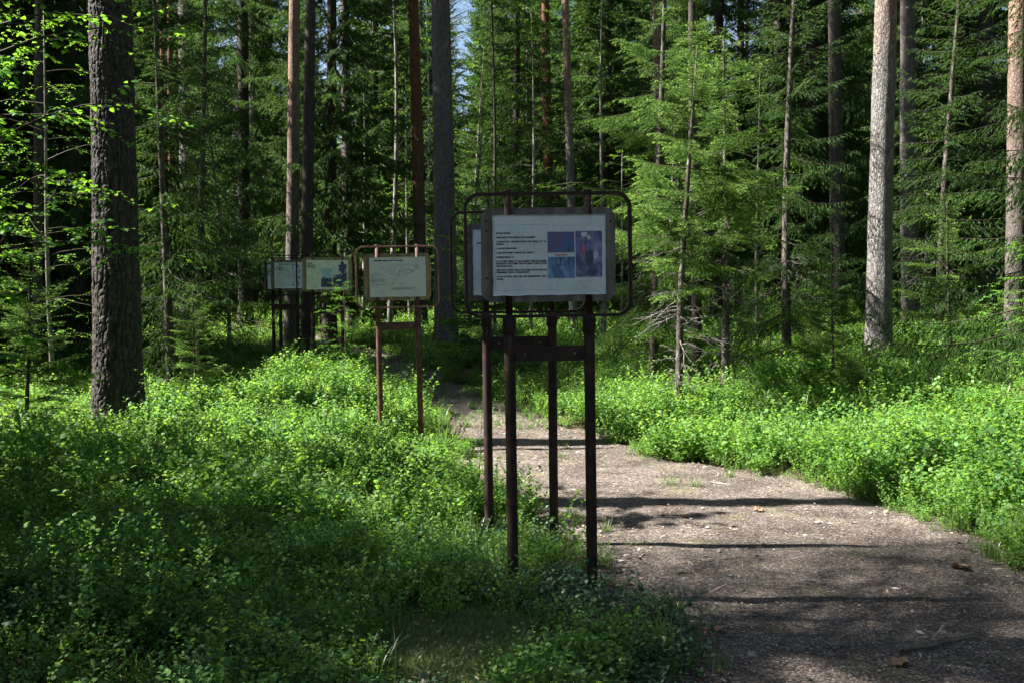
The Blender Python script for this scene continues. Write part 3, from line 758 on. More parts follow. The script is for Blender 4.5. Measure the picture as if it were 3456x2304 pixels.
# ---- broadleaf
plant('birch', 2, 'birch_tree', 'slender mottled birch between the grey trunk and the red-brown pine', 'tree', px(1312, 26.8), 26.8, .3, 1.0)
plant('birch', 0, 'birch_tree', 'sunny leafy young birch left of the slender mottled birch', 'tree', px(1225, 28.5), 28.5, 1.3, 1.0)
plant('birch', 1, 'birch_tree', 'low leafy birch under the red-brown pine', 'tree', px(1385, 29.5), 29.5, 2.3, 1.1)
plant('birch', 1, 'birch_tree', 'leafy birch sapling right of the dark grey pine', 'tree', px(1590, 24), 24, 3.3, 1.0)
plant('birch', 0, 'birch_tree', 'leafy birch behind the largest sign, right of the thin pinkish pine', 'tree', px(2040, 21), 21, 4.0, .9)
plant('birch', 1, 'birch_tree', 'bright leafed birch bush low behind the right half of the largest sign', 'tree', px(2090, 18), 18, 5.3, .62)
plant('birch', 1, 'birch_tree', 'leafy birch in shade between the thickest pine and the tan pine', 'tree', px(770, 19), 19, .8, .95)
plant('birch', 0, 'birch_tree', 'leafy birch filling the gap between the thin pinkish pine and the dark grey pine', 'tree', px(1790, 25.5), 25.5, 1.1, .95)
plant('birch', 2, 'birch_tree', 'tall leafy birch far behind the slender mottled birch', 'tree', px(1270, 32), 32, 2.7, 1.05)
plant('birch', 1, 'birch_tree', 'leafy birch at the far left behind the bright aspen leaves', 'tree', px(180, 13.5), 13.5, 2.7, .8)
plant('birch', 1, 'birch_tree', 'small birch behind the young spruces at right, low and sunny', 'tree', px(2560, 19), 19, 2.1, .8)
NEARB = birch_parts(201, 5.6, .032, .8, 1.1, 62, leaf=.054, sub=10, per=9, shape=6, spray=.42)
ME['near_birch', 0] = (NEARB[0].mesh('near_birch_trunk', ['bark_birch'], True), NEARB[1].mesh('near_birch_crown', ['birch_leaf', 'twig']), None)
plant('near_birch', 0, 'aspen_tree', 'bright green broadleaf tree reaching in at the upper left edge', 'tree', -4.05, 7.4, 1.2, 1.0)
plant('near_birch', 0, 'aspen_tree', 'second bright broadleaf tree behind the leaves at the left edge', 'tree', -5.3, 9.8, 3.4, .62)
plant('near_birch', 0, 'aspen_sapling', 'broad-leaved sapling at the right edge over the sunny bilberries', 'sapling', 4.55, 8.4, 4.0, .42)
plant('near_birch', 0, 'aspen_sapling', 'thin leafy sapling rising beside the third board from the left', 'sapling', px(1158, 13.2), 13.2, 2.0, .30)

# ---------------------------------------------------------------- the wood all around, one mass
TA = math.tan(SUN_A)
pts = []; kinds = []
r = np.random.default_rng(5)
def allowed(x, y):
    if y > -1 and abs(x) < .508 * y + 2.0 and y < 27: return False
    if math.hypot(x, y) < 5: return False
    if path_dist(x, y) < 1.2 and y < 30: return False
    v = y + x * TA
    if -26 < x < 0 and 1.5 < v < 14.4: return False
    if x < -.508 * y - 2 and 14 < y < 45 and r.uniform() < .62: return False
    if -40 < x < -6 and 26 < y < 38: return False
    if -8 < x < 6 and y < 31: return False
    if -36 < x < -8 and 20 < y < 24: return False
    if abs(x - 1.5) < 4 and y < -2.5: return False
    return True
sp = 3.3
for gx_ in np.arange(-60, 60, sp):
    for gy_ in np.arange(-24, 92, sp):
        x = gx_ + r.uniform(-1.3, 1.3); y = gy_ + r.uniform(-1.3, 1.3)
        if y > 27 and abs(x) > .55 * y + 14: continue
        if y < 27 and math.hypot(x, y - 5) > 36: continue
        if not allowed(x, y): continue
        if y > 27 and r.uniform() < .36: continue
        if abs(x) < 9 and 30 < y < 48:
            pts.append((x, y)); kinds.append(int(r.choice([3, 4, 3, 4, 1, 5]))); continue
        pts.append((x, y)); kinds.append(int(r.choice(8, p=[.12, .12, .11, .22, .18, .09, .08, .08])))
# unseen trees added around the frame for shade, then far trees closing sky gaps
for x, y, k in [(-9.2, 4.5, 5), (-8.0, 3.9, 5), (-13, 5.0, 6), (-11.0, 2.9, 1), (-7.0, 3.0, 5), (-10.5, 2.4, 6), (-6.2, 1.9, 3), (-4.6, 5.0, 3), (-14.5, 2.0, 1), (-12, 0.6, 2), (1.9, -1.6, 5), (-2.6, 0.4, 6), (3.9, 2.4, 5), (-2.0, -2.8, 5), (5.0, 5.2, 6), (-4.2, 3.2, 6), (6.5, 2.0, 0), (7.2, 7.0, 6), (-9.5, 14.9, 5), (-13.5, 15.4, 6), (-9.0, 17.2, 0), (-11.5, 18.2, 2), (-10.0, 20.0, 0), (-13, 16.8, 2), (-4.4, 50, 2), (-1.0, 50, 1), (-6, 52, 0), (1.5, 49, 2), (-3.4, 33, 4), (-1.2, 34, 3), (0.4, 36, 4), (2.2, 35, 3), (3.4, 38, 1), (5, 36, 4), (-5.4, 36, 4), (2.6, 47, 0), (1.2, 55, 2), (3.9, 52, 1), (6.2, 45, 2), (13, 34, 0), (17, 38, 2), (20, 36, 1), (14.5, 42, 0), (11, 37, 2), (22, 44, 0), (18.5, 33, 1), (9.5, 33, 0), (16, 30, 4), (12, 29.5, 3)]:
    pts.append((x, y)); kinds.append(k)
pts = np.array(pts); z = H(pts[:, 0], pts[:, 1]) - .08
n = len(pts)
scl = r.uniform(.82, 1.15, n)
extra = [(-6.7, 7.0, 7, .80), (-6.3, 8.3, 7, .72), (-5.0, 6.2, 3, .66), (-5.7, 7.75, 6, 1.15), (-8.3, 6.1, 7, .95), (-6.0, 5.5, 3, .7), (-7.4, 8.0, 7, .85), (-5.6, 6.8, 3, .6), (-4.9, 4.5, 1, .31), (-5.2, 3.9, 1, .33), (-5.0, 5.3, 1, .30), (-6.8, 6.2, 1, .45), (-6.7, 7.2, 1, .35), (-6.5, 8.1, 1, .38), (-7.2, 5.4, 1, .47), (-5.2, 8.6, 1, .24), (-7.8, 10.2, 7, .56), (-7.3, 11.6, 7, .40), (-6.6, 9.0, 7, .5)]  # unseen trees added past the left edge to shade the bank and path
pts = np.vstack([pts, [e[:2] for e in extra]]); z = H(pts[:, 0], pts[:, 1]) - .08; kinds += [e[2] for e in extra]; scl = np.concatenate([scl, [e[3] for e in extra]]); n = len(pts)
rot = np.column_stack([r.normal(0, .02, n), r.normal(0, .02, n), r.uniform(0, 6.28, n)]); kinds = np.array(kinds)
ok = ~((pts[:, 0] > 0) & (pts[:, 1] > 3) & (pts[:, 1] < 27) & (pts[:, 0] - .508 * pts[:, 1] < 3.6) & np.isin(kinds, (0, 1, 2, 3, 4, 7)))
scatter('surrounding_wood', np.column_stack([pts, z])[ok], rot[ok], scl[ok], kinds[ok], WOOD,
        'dense wood of spruce, pine and birch closing off the background, plus unseen trees added for shade')
# ---------------------------------------------------------------- undergrowth
BILB = [bilberry(300 + i, h, s, sp_, lf) for i, (h, s, sp_, lf) in enumerate([(.31, 14, .20, .030), (.36, 13, .19, .031), (.26, 14, .21, .029), (.21, 12, .20, .026), (.42, 10, .16, .033)])]
LING = [bilberry(330, .16, 12, .14, .024, ('lingon', 'twig'), .8)]
def jitter(x0, x1, y0, y1, s, r):
    gx_, gy_ = np.meshgrid(np.arange(x0, x1, s), np.arange(y0, y1, s))
    p = np.column_stack([gx_.ravel(), gy_.ravel()]); return p + r.uniform(-.5, .5, p.shape) * s
r = np.random.default_rng(11)
bands = [(2.6, 7.5, .15), (7.5, 13, .155), (13, 20, .21), (20, 30, .32), (30, 48, .6)]
allp = []
for y0, y1, s in bands:
    xm = .508 * y1 + 1.6
    p = jitter(-xm, xm, y0, y1, s, r)
    p = p[np.abs(p[:, 0]) < .508 * p[:, 1] + 1.6]
    allp.append(p)
p = np.concatenate(allp)
pd = path_dist(p[:, 0], p[:, 1])
keepp = pd > .02 + .22 * vnoise(p[:, 0] * 2.2, p[:, 1] * 2.2, 17)
dens = vnoise(p[:, 0] * 1.1 + 3, p[:, 1] * 1.1, 23) * .6 + vnoise(p[:, 0] * 2.9, p[:, 1] * 2.9, 24) * .4
keepp &= (dens > np.where(p[:, 1] < 6, .20, .33)) | (p[:, 0] > 1.5)
keepp &= ((p[:, 0] + .25) / .46) ** 2 + ((p[:, 1] - 4.1) / .85) ** 2 > r.uniform(.25, 1.25, len(p))
keepp &= ((p[:, 0] - .42) / .24) ** 2 + ((p[:, 1] - 5.0) / .52) ** 2 > r.uniform(.7, 1.1, len(p))     # moss hummock stays open
p = p[keepp]; pd = pd[keepp]; dens = dens[keepp]
def spread_out(p, pd, dens):
    n = len(p)
    sc = (.30 + .62 * dens + .62 * vnoise(p[:, 0] * 1.1 + 7, p[:, 1] * 1.1, 51) + r.normal(0, .20, n)).clip(.28, 1.7) * (0.45 + .55 * sstep(0, .45, pd))
    far = p[:, 1] > 20
    legs = np.maximum(np.exp(-(((p[:, 0] - .38) / .52) ** 2 + ((p[:, 1] - 5.0) / .75) ** 2) * 1.2), np.exp(-(((p[:, 0] - .05) / .5) ** 2 + ((p[:, 1] - 6.4) / .5) ** 2) * 1.2))
    legs = np.maximum(legs, .75 * np.exp(-(((p[:, 0] + 1.15) / .65) ** 2 + ((p[:, 1] - 9.9) / .9) ** 2)))
    sc = sc * (1 - .70 * legs)
    sc = np.where(p[:, 1] < 6.3, np.minimum(sc, 1.02 + .12 * r.uniform(0, 1, n)) * .92, sc)
    sc = sc * np.where(far, 1.15, 1.0)
    idx = r.choice(5, n, p=[.28, .22, .24, .14, .12])
    idx = np.where(pd < .2, r.choice([2, 3], n), idx)
    rot = np.column_stack([r.normal(0, .10, n), r.normal(0, .10, n), r.uniform(0, 6.28, n)])
    return np.column_stack([p, H(p[:, 0], p[:, 1]) - .01]), rot, sc, idx
pc = (path_left(p[:, 1]) + path_right(p[:, 1])) / 2
for side, nm, lb in ((p[:, 0] < pc, 'bilberry_undergrowth', 'bilberry bushes covering the bank left of the path and under the signs'),
                     (p[:, 0] >= pc, 'bilberry_undergrowth', 'sunlit bilberry bushes covering the bank right of the path')):
    P3, rot, sc, idx = spread_out(p[side], pd[side], dens[side])
    if 'right' in lb: sc = sc * 1.12
    scatter(nm, P3, rot, sc, idx, BILB, lb)
    print('undergrowth', len(P3))
# low glossy cowberry between the bilberries near the camera and along the path
q = jitter(-4, 1.2, 2.8, 8.5, .17, r); qd = path_dist(q[:, 0], q[:, 1])
q = q[(qd > -.05) & (vnoise(q[:, 0] * 1.7, q[:, 1] * 1.7, 41) > .5) & (((q[:, 0] + .25) / .5) ** 2 + ((q[:, 1] - 4.4) / .6) ** 2 > 1)]
scatter('cowberry_carpet', np.column_stack([q, H(q[:, 0], q[:, 1])]), np.column_stack([np.zeros(len(q)), np.zeros(len(q)), r.uniform(0, 6, len(q))]), r.uniform(.7, 1.3, len(q)), np.zeros(len(q), int), LING,
        'low dark glossy cowberry plants among the near bilberries')
# moss
def moss_tuft(seed):
    rr = np.random.default_rng(seed); mb = MB(); n = 110
    P_ = np.column_stack([rr.normal(0, .035, (n, 2)), rr.uniform(-.01, .012, n)])
    leaves(mb, P_, np.column_stack([rr.normal(0, .55, (n, 2)), np.ones(n)]), rdir(rr, n), rr.uniform(.010, .024, n), .007, 0, shape=3)
    return mb.mesh('moss_tuft', ['moss'])
q = jitter(-1.35, .55, 4.0, 5.3, .032, r)
q = q[((q[:, 0] + .22) / .72) ** 2 + ((q[:, 1] - 4.62) / .52) ** 2 < r.uniform(.4, 1.2, len(q))]
q2 = jitter(-4.5, 4.5, 2.8, 9.5, .10, r); q2 = q2[(path_dist(q2[:, 0], q2[:, 1]) > .22) & (vnoise(q2[:, 0] * 1.5, q2[:, 1] * 1.5, 77) > .30)]
q = np.vstack([q, q2])
scatter('moss_cushions', np.column_stack([q, H(q[:, 0], q[:, 1])]), np.column_stack([r.normal(0, .15, (len(q), 2)), r.uniform(0, 6, len(q))]), r.uniform(.7, 1.4, len(q)), r.integers(0, 3, len(q)), [moss_tuft(i) for i in range(3)],
        'pale moss cushions on the forest floor below the largest sign')
# grass
def grass_tuft(seed, n=36, h=.16):
    rr = np.random.default_rng(seed); mb = MB()
    for b in range(n):
        a = rr.uniform(0, 6.28); L = h * rr.uniform(.5, 1.2); o = rr.normal(0, .03, 2); d = np.array([math.cos(a), math.sin(a)]); w = .0028
        k = 5; t_ = np.linspace(0, 1, k); bend_ = rr.uniform(.2, .9)
        c = np.column_stack([o[0] + d[0] * L * bend_ * t_ ** 2, o[1] + d[1] * L * bend_ * t_ ** 2, L * (t_ - .35 * bend_ * t_ ** 2) - .005])
        s_ = np.array([-d[1], d[0], 0]); ww = (w * (1 - t_ ** 2))[:, None]
        V = np.concatenate([c - s_ * ww, c + s_ * ww]); T_ = []
        for i in range(k - 1): T_ += [[i, i + 1, k + i + 1], [i, k + i + 1, k + i]]
        mb.add(V, T_)
    return mb.mesh('grass_tuft', ['grass'])
GR = [grass_tuft(400), grass_tuft(401, 28, .11), grass_tuft(402, 44, .22)]
q = jitter(-9, 4, 3, 30, .19, r); qd = path_dist(q[:, 0], q[:, 1])
q = q[((np.abs(qd) < .16) & (r.uniform(0, 1, len(q)) < .30)) | ((qd < .05) & (q[:, 1] > 12.0) & (r.uniform(0, 1, len(q)) < .75)) | ((qd < 0) & (q[:, 1] > 9) & (r.uniform(0, 1, len(q)) < .07))]
scatter('path_grass', np.column_stack([q, H(q[:, 0], q[:, 1])]), np.column_stack([np.zeros((len(q), 2)), r.uniform(0, 6, len(q))]), r.uniform(.35, 1.0, len(q)), r.integers(0, 2, len(q)), GR,
        'thin grass along the edges of the path and over its far end')
for (u_, v_, d_), lb in zip(((2262, 1655, 8.6), (2350, 1655, 8.55)), ('left one of two small grass tufts on the sunlit path', 'right one of two small grass tufts on the sunlit path')):
    x_ = px(u_, d_); tag(obj('grass_tuft', GR[0], None, (x_, d_, hz(x_, d_) + .01), (0, 0, u_), (.9, .9, .6)), lb, 'grass', 'grass tufts on the path')
# grass and dead stems scattered through both banks
q = jitter(-6, 6, 3.2, 13, .42, r); q = q[(path_dist(q[:, 0], q[:, 1]) > .1) & (np.abs(q[:, 0]) < .53 * q[:, 1] + .5) & (r.uniform(0, 1, len(q)) < .22)]
scatter('forest_grass', np.column_stack([q, H(q[:, 0], q[:, 1]) + .05]), np.column_stack([np.zeros((len(q), 2)), r.uniform(0, 6, len(q))]), r.uniform(1.0, 1.9, len(q)), r.integers(0, 3, len(q)), GR,
        'sparse grass blades standing between the bilberry bushes')
# tall sedge blades in the right bank
q = jitter(3, 7, 11, 14, .5, r); q = q[r.uniform(0, 1, len(q)) < .45]
scatter('sedge_blades', np.column_stack([q, H(q[:, 0], q[:, 1]) + .15]), np.column_stack([np.zeros((len(q), 2)), r.uniform(0, 6, len(q))]), r.uniform(1.8, 2.6, len(q)), np.full(len(q), 0), [GR[2]],
        'long arching grass blades above the bilberries at right')
# litter on the path: needles, bark flakes, dry leaf scraps
mb = MB()
def litter(n, Lr, Wr, seed, tipv):
    rr = np.random.default_rng(seed)
    y_ = 3.2 + (13 - 3.2) * rr.uniform(0, 1, n) ** 1.1; s_ = rr.uniform(-.12, 1.12, n); x_ = path_left(y_) + (path_right(y_) - path_left(y_)) * s_
    P_ = np.column_stack([x_, y_, H(x_, y_) + .011 + rr.uniform(0, .006, n)])
    a = rr.uniform(0, 6.28, n); D_ = np.column_stack([np.cos(a), np.sin(a), rr.normal(0, .18, n)])
    leaves(mb, P_, D_, np.column_stack([rr.normal(0, .35, (n, 2)), np.ones(n)]), rr.uniform(*Lr, n), rr.uniform(*Wr, n), 0, 0, shape=4)
litter(9000, (.015, .045), (.002, .004), 1, 0)
litter(5000, (.010, .028), (.006, .014), 2, 0)
litter(700, (.03, .06), (.012, .028), 3, 0)
litter(260, (.10, .24), (.004, .008), 4, 0)
rr = np.random.default_rng(8); n_ = 2600; x_ = rr.uniform(-3.4, .8, n_); y_ = rr.uniform(3.4, 7.5, n_); a_ = rr.uniform(0, 6.28, n_)
leaves(mb, np.column_stack([x_, y_, H(x_, y_) + .012 + rr.uniform(0, .03, n_)]), np.column_stack([np.cos(a_), np.sin(a_), rr.normal(0, .3, n_)]), np.column_stack([rr.normal(0, .5, (n_, 2)), np.ones(n_)]), rr.uniform(.02, .06, n_), rr.uniform(.004, .025, n_), 0, 0, shape=4)
m, nt, out = new_mat('dry_litter')
g_ = nt.nodes.new('ShaderNodeNewGeometry')
c_ = ramp(nt, [(0, (.06, .04, .03)), (.3, (.17, .11, .075)), (.6, (.30, .22, .16)), (.85, (.42, .34, .27)), (.95, (.55, .5, .44)), (1, (.45, .2, .09))], g_.outputs['Random Per Island']).outputs[0]
p_ = N(nt, 'ShaderNodeBsdfPrincipled', inp={'Roughness': .8}); nt.links.new(c_, p_.inputs['Base Color']); nt.links.new(p_.outputs[0], out.inputs[0])
M['litter'] = m
o = obj('needle_litter', mb.mesh('needle_litter', ['litter'])); tag(o, 'fallen needles, bark flakes and leaf scraps strewn over the path', kind='stuff')
# single dry leaves, sticks, stones that can be picked out
M['dry_leaf'] = plain_mat('dry_brown_leaf', [(.3, (.20, .11, .06)), (.6, (.38, .24, .14)), (.8, (.5, .36, .24))], 30, bump=.3)
M['stone'] = plain_mat('grey_pebble', [(.3, (.16, .14, .13)), (.7, (.34, .31, .29))], 25, bump=.5)
M['stick'] = plain_mat('fallen_stick', [(.3, (.07, .055, .045)), (.7, (.2, .17, .14))], 30, bump=.2)
def dry_leaf(seed, L=.1):
    rr = np.random.default_rng(seed); mb = MB(); k, w_ = 9, 5
    t_ = np.linspace(0, 1, k); wd = np.sin(math.pi * t_ ** .8) ** .7 * .36 * L * (1 + .25 * np.sin(t_ * 22)) + .002
    s_ = np.linspace(-1, 1, w_); Xg = (t_ - .5)[:, None] * L + s_[None] * 0; Yg = wd[:, None] * s_[None]
    Zg = .10 * L * np.abs(s_)[None] ** 1.5 + .12 * L * np.sin(t_ * 4)[:, None] ** 2 + rr.normal(0, .004, (k, w_)) + .006
    i = np.arange(k - 1)[:, None] * w_ + np.arange(w_ - 1)[None]
    T_ = np.concatenate([np.stack([i, i + 1, i + w_ + 1], -1).reshape(-1, 3), np.stack([i, i + w_ + 1, i + w_], -1).reshape(-1, 3)])
    mb.add(np.stack([Xg, Yg, Zg], -1).reshape(-1, 3), T_); return mb.mesh('dry_leaf', ['dry_leaf'], True)
for u_, v_, L, lb in ((3263, 1935, .13, 'large curled brown leaf lying at the right side of the path'), (2620, 1590, .10, 'upright reddish dry leaf at the foot of the sunny bilberries'),
                      (2425, 2150, .08, 'pale dry leaf on the shaded near path by the left verge'), (2310, 1752, .07, 'light leaf scrap on the sunlit path below the stripe shadow'),
                      (2565, 1730, .09, 'tan leaf lying in the long stripe shadow across the path'), (3060, 2270, .09, 'brown leaf near the bottom edge of the path')):
    d_ = 1.6 * F / (v_ - 1008); x_ = px(u_, d_)
    o = obj('dry_leaf', dry_leaf(u_, L), None, (x_, d_, hz(x_, d_) + .012), (r.normal(0, .2), 1.1 if v_ == 1590 else r.normal(0, .2), r.uniform(0, 6))); tag(o, lb, 'leaf', 'dry leaves on the path')
def pebble(seed, s_):
    rr = np.random.default_rng(seed); mb = MB(); nu, nv_ = 9, 6
    V = [[0, 0, -1]]; 
    for j in range(1, nv_):
        ph_ = math.pi * j / nv_ - math.pi / 2
        for i in range(nu): a = 6.283 * i / nu; V.append([math.cos(ph_) * math.cos(a), math.cos(ph_) * math.sin(a), math.sin(ph_)])
    V.append([0, 0, 1]); V = np.array(V); V *= (1 + rr.uniform(-.18, .18, len(V)))[:, None] * s_ * [1, .75, .5]
    T_ = []
    for i in range(nu): T_.append([0, 1 + (i + 1) % nu, 1 + i]); T_.append([len(V) - 1, 1 + (nv_ - 2) * nu + i, 1 + (nv_ - 2) * nu + (i + 1) % nu])
    for j in range(nv_ - 2):
        for i in range(nu): a, b = 1 + j * nu + i, 1 + j * nu + (i + 1) % nu; T_ += [[a, b, b + nu], [a, b + nu, a + nu]]
    mb.add(V, T_); return mb.mesh('pebble', ['stone'], True)
for u_, v_, s_, lb in ((2433, 1868, .022, 'dark flat pebble on the path in the middle of the dapples'), (2770, 1772, .025, 'small brown stone just below the stripe shadow'), (2550, 2235, .028, 'dark stone near the bottom of the shaded path'),
                       (1825, 1590, .02, 'lone dark pebble on the sunlit path behind the signs'), (3280, 2020, .022, 'little reddish stone at the right of the path')):
    d_ = 1.6 * F / (v_ - 1008); x_ = px(u_, d_)
    tag(obj('pebble', pebble(u_, s_), None, (x_, d_, hz(x_, d_) + .014), (0, 0, u_)), lb, 'stone', 'pebbles on the path')
def stick(x_, y_, L, a, lb, rad=.005):
    mb = MB(); k = 8; t_ = np.linspace(-.5, .5, k); rr = np.random.default_rng(int(abs(x_ * 1000)))
    X_ = x_ + math.cos(a) * L * t_ + rr.normal(0, .008, k); Y_ = y_ + math.sin(a) * L * t_ + rr.normal(0, .008, k)
    tube(mb, np.column_stack([X_, Y_, H(X_, Y_) + .012 + rad]), np.linspace(rad, rad * .5, k), 5)
    i = 4; e = np.array([X_[i], Y_[i], hz(X_[i], Y_[i]) + .014 + rad])
    tube(mb, e + np.array([math.cos(a + .7), math.sin(a + .7), .1]) * L * .2 * np.linspace(0, 1, 3)[:, None], np.linspace(rad * .6, rad * .3, 3), 4)
    tag(obj('stick', mb.mesh('stick', ['stick'])), lb, 'stick', 'sticks on the path')
stick(1.25, 7.35, .32, .2, 'thin stick on the sunlit path under the stripe shadow')
stick(1.95, 4.55, .5, .35, 'longest stick near the bottom edge of the path', .009)
stick(1.75, 4.95, .22, 1.3, 'short upright-lying stick on the shaded path')
stick(2.1, 7.9, .3, -.5, 'pale stick at the upper edge of the stripe shadow')

# ---- wiry dark shrub and slender herb
def wiry(seed, h, n):
    rr = np.random.default_rng(seed); st = MB(); lf = MB()
    for s in range(n):
        a = rr.uniform(0, 6.28); k = 9; t_ = np.linspace(0, 1, k)[:, None]; hh = h * rr.uniform(.7, 1.05)
        sp_ = np.array([math.cos(a), math.sin(a), 0]) * hh * rr.uniform(.1, .35) * t_ ** 1.3 + np.array([0, 0, hh]) * t_ + rr.normal(0, .012, (k, 3)) * t_
        tube(st, sp_, np.linspace(.006, .0018, k), 4)
        for q_ in range(9):
            i = rr.integers(2, k - 1); a2 = rr.uniform(0, 6.28); l2 = hh * rr.uniform(.1, .3); d_ = np.array([math.cos(a2) * .6, math.sin(a2) * .6, .8])
            e = sp_[i] + d_ * l2 * np.linspace(0, 1, 4)[:, None] + rr.normal(0, .006, (4, 3)); tube(st, e, np.linspace(.0028, .001, 4), 3)
            m_ = 4; leaves(lf, e[rr.integers(1, 4, m_)], rdir(rr, m_, -.3, .6), np.column_stack([rr.normal(0, .3, (m_, 2)), np.ones(m_)]), rr.uniform(.02, .034, m_), .018, 0)
    return st.mesh('stems', ['twig']), lf.mesh('foliage', ['bilberry'])
for u_, d_, h_, n_, lb in ((1078, 9.2, .95, 3, 'wiry dark-stemmed bare shrub standing in the sunny left undergrowth'), (930, 8.4, .7, 2, 'smaller bare-stemmed shrub left of the wiry dark shrub'), (498, 9.6, .8, 2, 'thin bare sapling stem just right of the thickest pine foot')):
    x_ = px(u_, d_); t = thing('wiry_shrub', lb, 'shrub', (x_, d_, hz(x_, d_) - .02)); a_, b_ = wiry(u_, h_, n_); obj('stems', a_, t); obj('foliage', b_, t)
def herb():
    rr = np.random.default_rng(9); st = MB(); lf = MB(); k = 12; t_ = np.linspace(0, 1, k)[:, None]
    sp_ = np.array([.05, 0, 1.15]) * t_ + rr.normal(0, .008, (k, 3)) * t_; tube(st, sp_, np.linspace(.004, .0015, k), 4)
    s2 = sp_[6] + np.array([.09, .01, .36]) * np.linspace(0, 1, 5)[:, None]; tube(st, s2, np.linspace(.0025, .0012, 5), 3)
    for ax, n_ in ((sp_, 16), (s2, 9)):
        f = np.linspace(.2, 1, n_); i = np.minimum((f * (len(ax) - 1)).astype(int), len(ax) - 1); a = np.arange(n_) * 2.4
        leaves(lf, ax[i], np.column_stack([np.cos(a), np.sin(a), rr.uniform(.0, .6, n_)]), np.column_stack([rr.normal(0, .2, (n_, 2)), np.ones(n_)]), rr.uniform(.04, .085, n_), rr.uniform(.014, .022, n_))
    return st.mesh('stem', ['grass']), lf.mesh('leaves', ['grass'])
x_ = px(1612, 7.6); t = thing('tall_herb', 'slender tall herb with narrow leaves left of the near sign posts', 'plant', (x_, 7.6, hz(x_, 7.6) - .01)); a_, b_ = herb(); obj('stem', a_, t); obj('leaves', b_, t)
# ---------------------------------------------------------------- information boards
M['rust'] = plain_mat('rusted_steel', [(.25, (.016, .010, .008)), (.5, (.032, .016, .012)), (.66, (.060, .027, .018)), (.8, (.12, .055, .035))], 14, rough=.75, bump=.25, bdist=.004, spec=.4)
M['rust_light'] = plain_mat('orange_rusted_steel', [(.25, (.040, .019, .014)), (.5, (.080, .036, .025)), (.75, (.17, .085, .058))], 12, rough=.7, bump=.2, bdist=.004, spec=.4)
M['rust_frame'] = plain_mat('sunlit_rusted_steel', [(.25, (.15, .07, .05)), (.5, (.28, .135, .10)), (.75, (.45, .25, .19))], 12, rough=.7, bump=.2, bdist=.004, spec=.4)  # frame rust lightened so its colour carries the sunlight on the metal
def wood_mat(name, stops):
    m, nt, out = new_mat(name)
    w = N(nt, 'ShaderNodeTexWave', wave_type='BANDS', bands_direction='X', inp={'Scale': 3.0, 'Distortion': 9.0, 'Detail': 4.0, 'Detail Scale': 1.5})
    nt.links.new(texco(nt, (1, 1, .22)), w.inputs['Vector'])
    n = noise(nt, texco(nt, (1, 1, .05)), 90, 4, .7)
    st = noise(nt, texco(nt, (1, 1, .4)), 6, 5, .7)
    f = mixc(nt, .75, w.outputs[0], n)
    c = ramp(nt, stops, f).outputs[0]
    s_ = ramp(nt, [(.30, (.35, .34, .33)), (.55, (1, 1, 1))], st).outputs[0]
    c = mixc(nt, .85, c, s_, 'MULTIPLY')
    p = N(nt, 'ShaderNodeBsdfPrincipled', inp={'Roughness': .9}); p.inputs['Specular IOR Level'].default_value = .2
    nt.links.new(c, p.inputs['Base Color'])
    b = N(nt, 'ShaderNodeBump', inp={'Strength': .5, 'Distance': .004}); nt.links.new(n, b.inputs['Height']); nt.links.new(b.outputs[0], p.inputs['Normal'])
    nt.links.new(p.outputs[0], out.inputs[0]); return m
M['wood_grey'] = wood_mat('weathered_grey_plywood', [(.2, (.10, .085, .07)), (.5, (.19, .165, .14)), (.8, (.30, .27, .235))])
M['wood_yellow'] = wood_mat('weathered_yellow_plywood', [(.2, (.17, .125, .065)), (.5, (.30, .23, .13)), (.8, (.42, .34, .21))])
def paper_mat(name, c0, c1, c2, rough=.35, wr=.15):
    m, nt, out = new_mat(name)
    a = noise(nt, texco(nt), 7, 6, .65); b = noise(nt, texco(nt), 60, 4, .6)
    col = ramp(nt, [(.3, c0), (.5, c1), (.72, c2)], a).outputs[0]
    col = mixc(nt, .5, col, ramp(nt, [(.35, (.82,) * 3), (.65, (1.06,) * 3)], b).outputs[0], 'MULTIPLY')
    p = N(nt, 'ShaderNodeBsdfPrincipled', inp={'Roughness': rough}); p.inputs['Specular IOR Level'].default_value = .5
    nt.links.new(col, p.inputs['Base Color'])
    w = noise(nt, texco(nt, (1, 1, 1.3)), 9, 3, .5, 1.5)
    bp = N(nt, 'ShaderNodeBump', inp={'Strength': wr, 'Distance': .02}); nt.links.new(w, bp.inputs['Height']); nt.links.new(bp.outputs[0], p.inputs['Normal'])
    nt.links.new(p.outputs[0], out.inputs[0]); return m
M['paper'] = paper_mat('faded_laminated_paper', (.56, .62, .63), (.68, .74, .75), (.75, .78, .75))
M['paper_old'] = paper_mat('yellowed_laminated_paper', (.48, .52, .51), (.60, .63, .61), (.64, .65, .57), .35, .10)
M['paper_wrinkled'] = paper_mat('wrinkled_laminated_paper', (.60, .62, .52), (.72, .74, .62), (.80, .82, .76), .25, .9)
def flat(name, rgb, rough=.6):
    m, nt, out = new_mat(name)
    n = noise(nt, texco(nt), 25, 3); c = mixc(nt, .35, rgb, ramp(nt, [(.3, [q * .7 for q in rgb]), (.7, [min(1, q * 1.3 + .03) for q in rgb])], n).outputs[0])
    p = N(nt, 'ShaderNodeBsdfPrincipled', inp={'Roughness': rough}); nt.links.new(c, p.inputs['Base Color']); nt.links.new(p.outputs[0], out.inputs[0]); return m
M['ink'] = flat('black_ink', (.012, .012, .018)); M['ink_faded'] = flat('faded_ink', (.20, .22, .24)); M['ink_red'] = flat('red_ink', (.5, .13, .16)); M['ink_blue'] = flat('blue_ink', (.06, .22, .48))
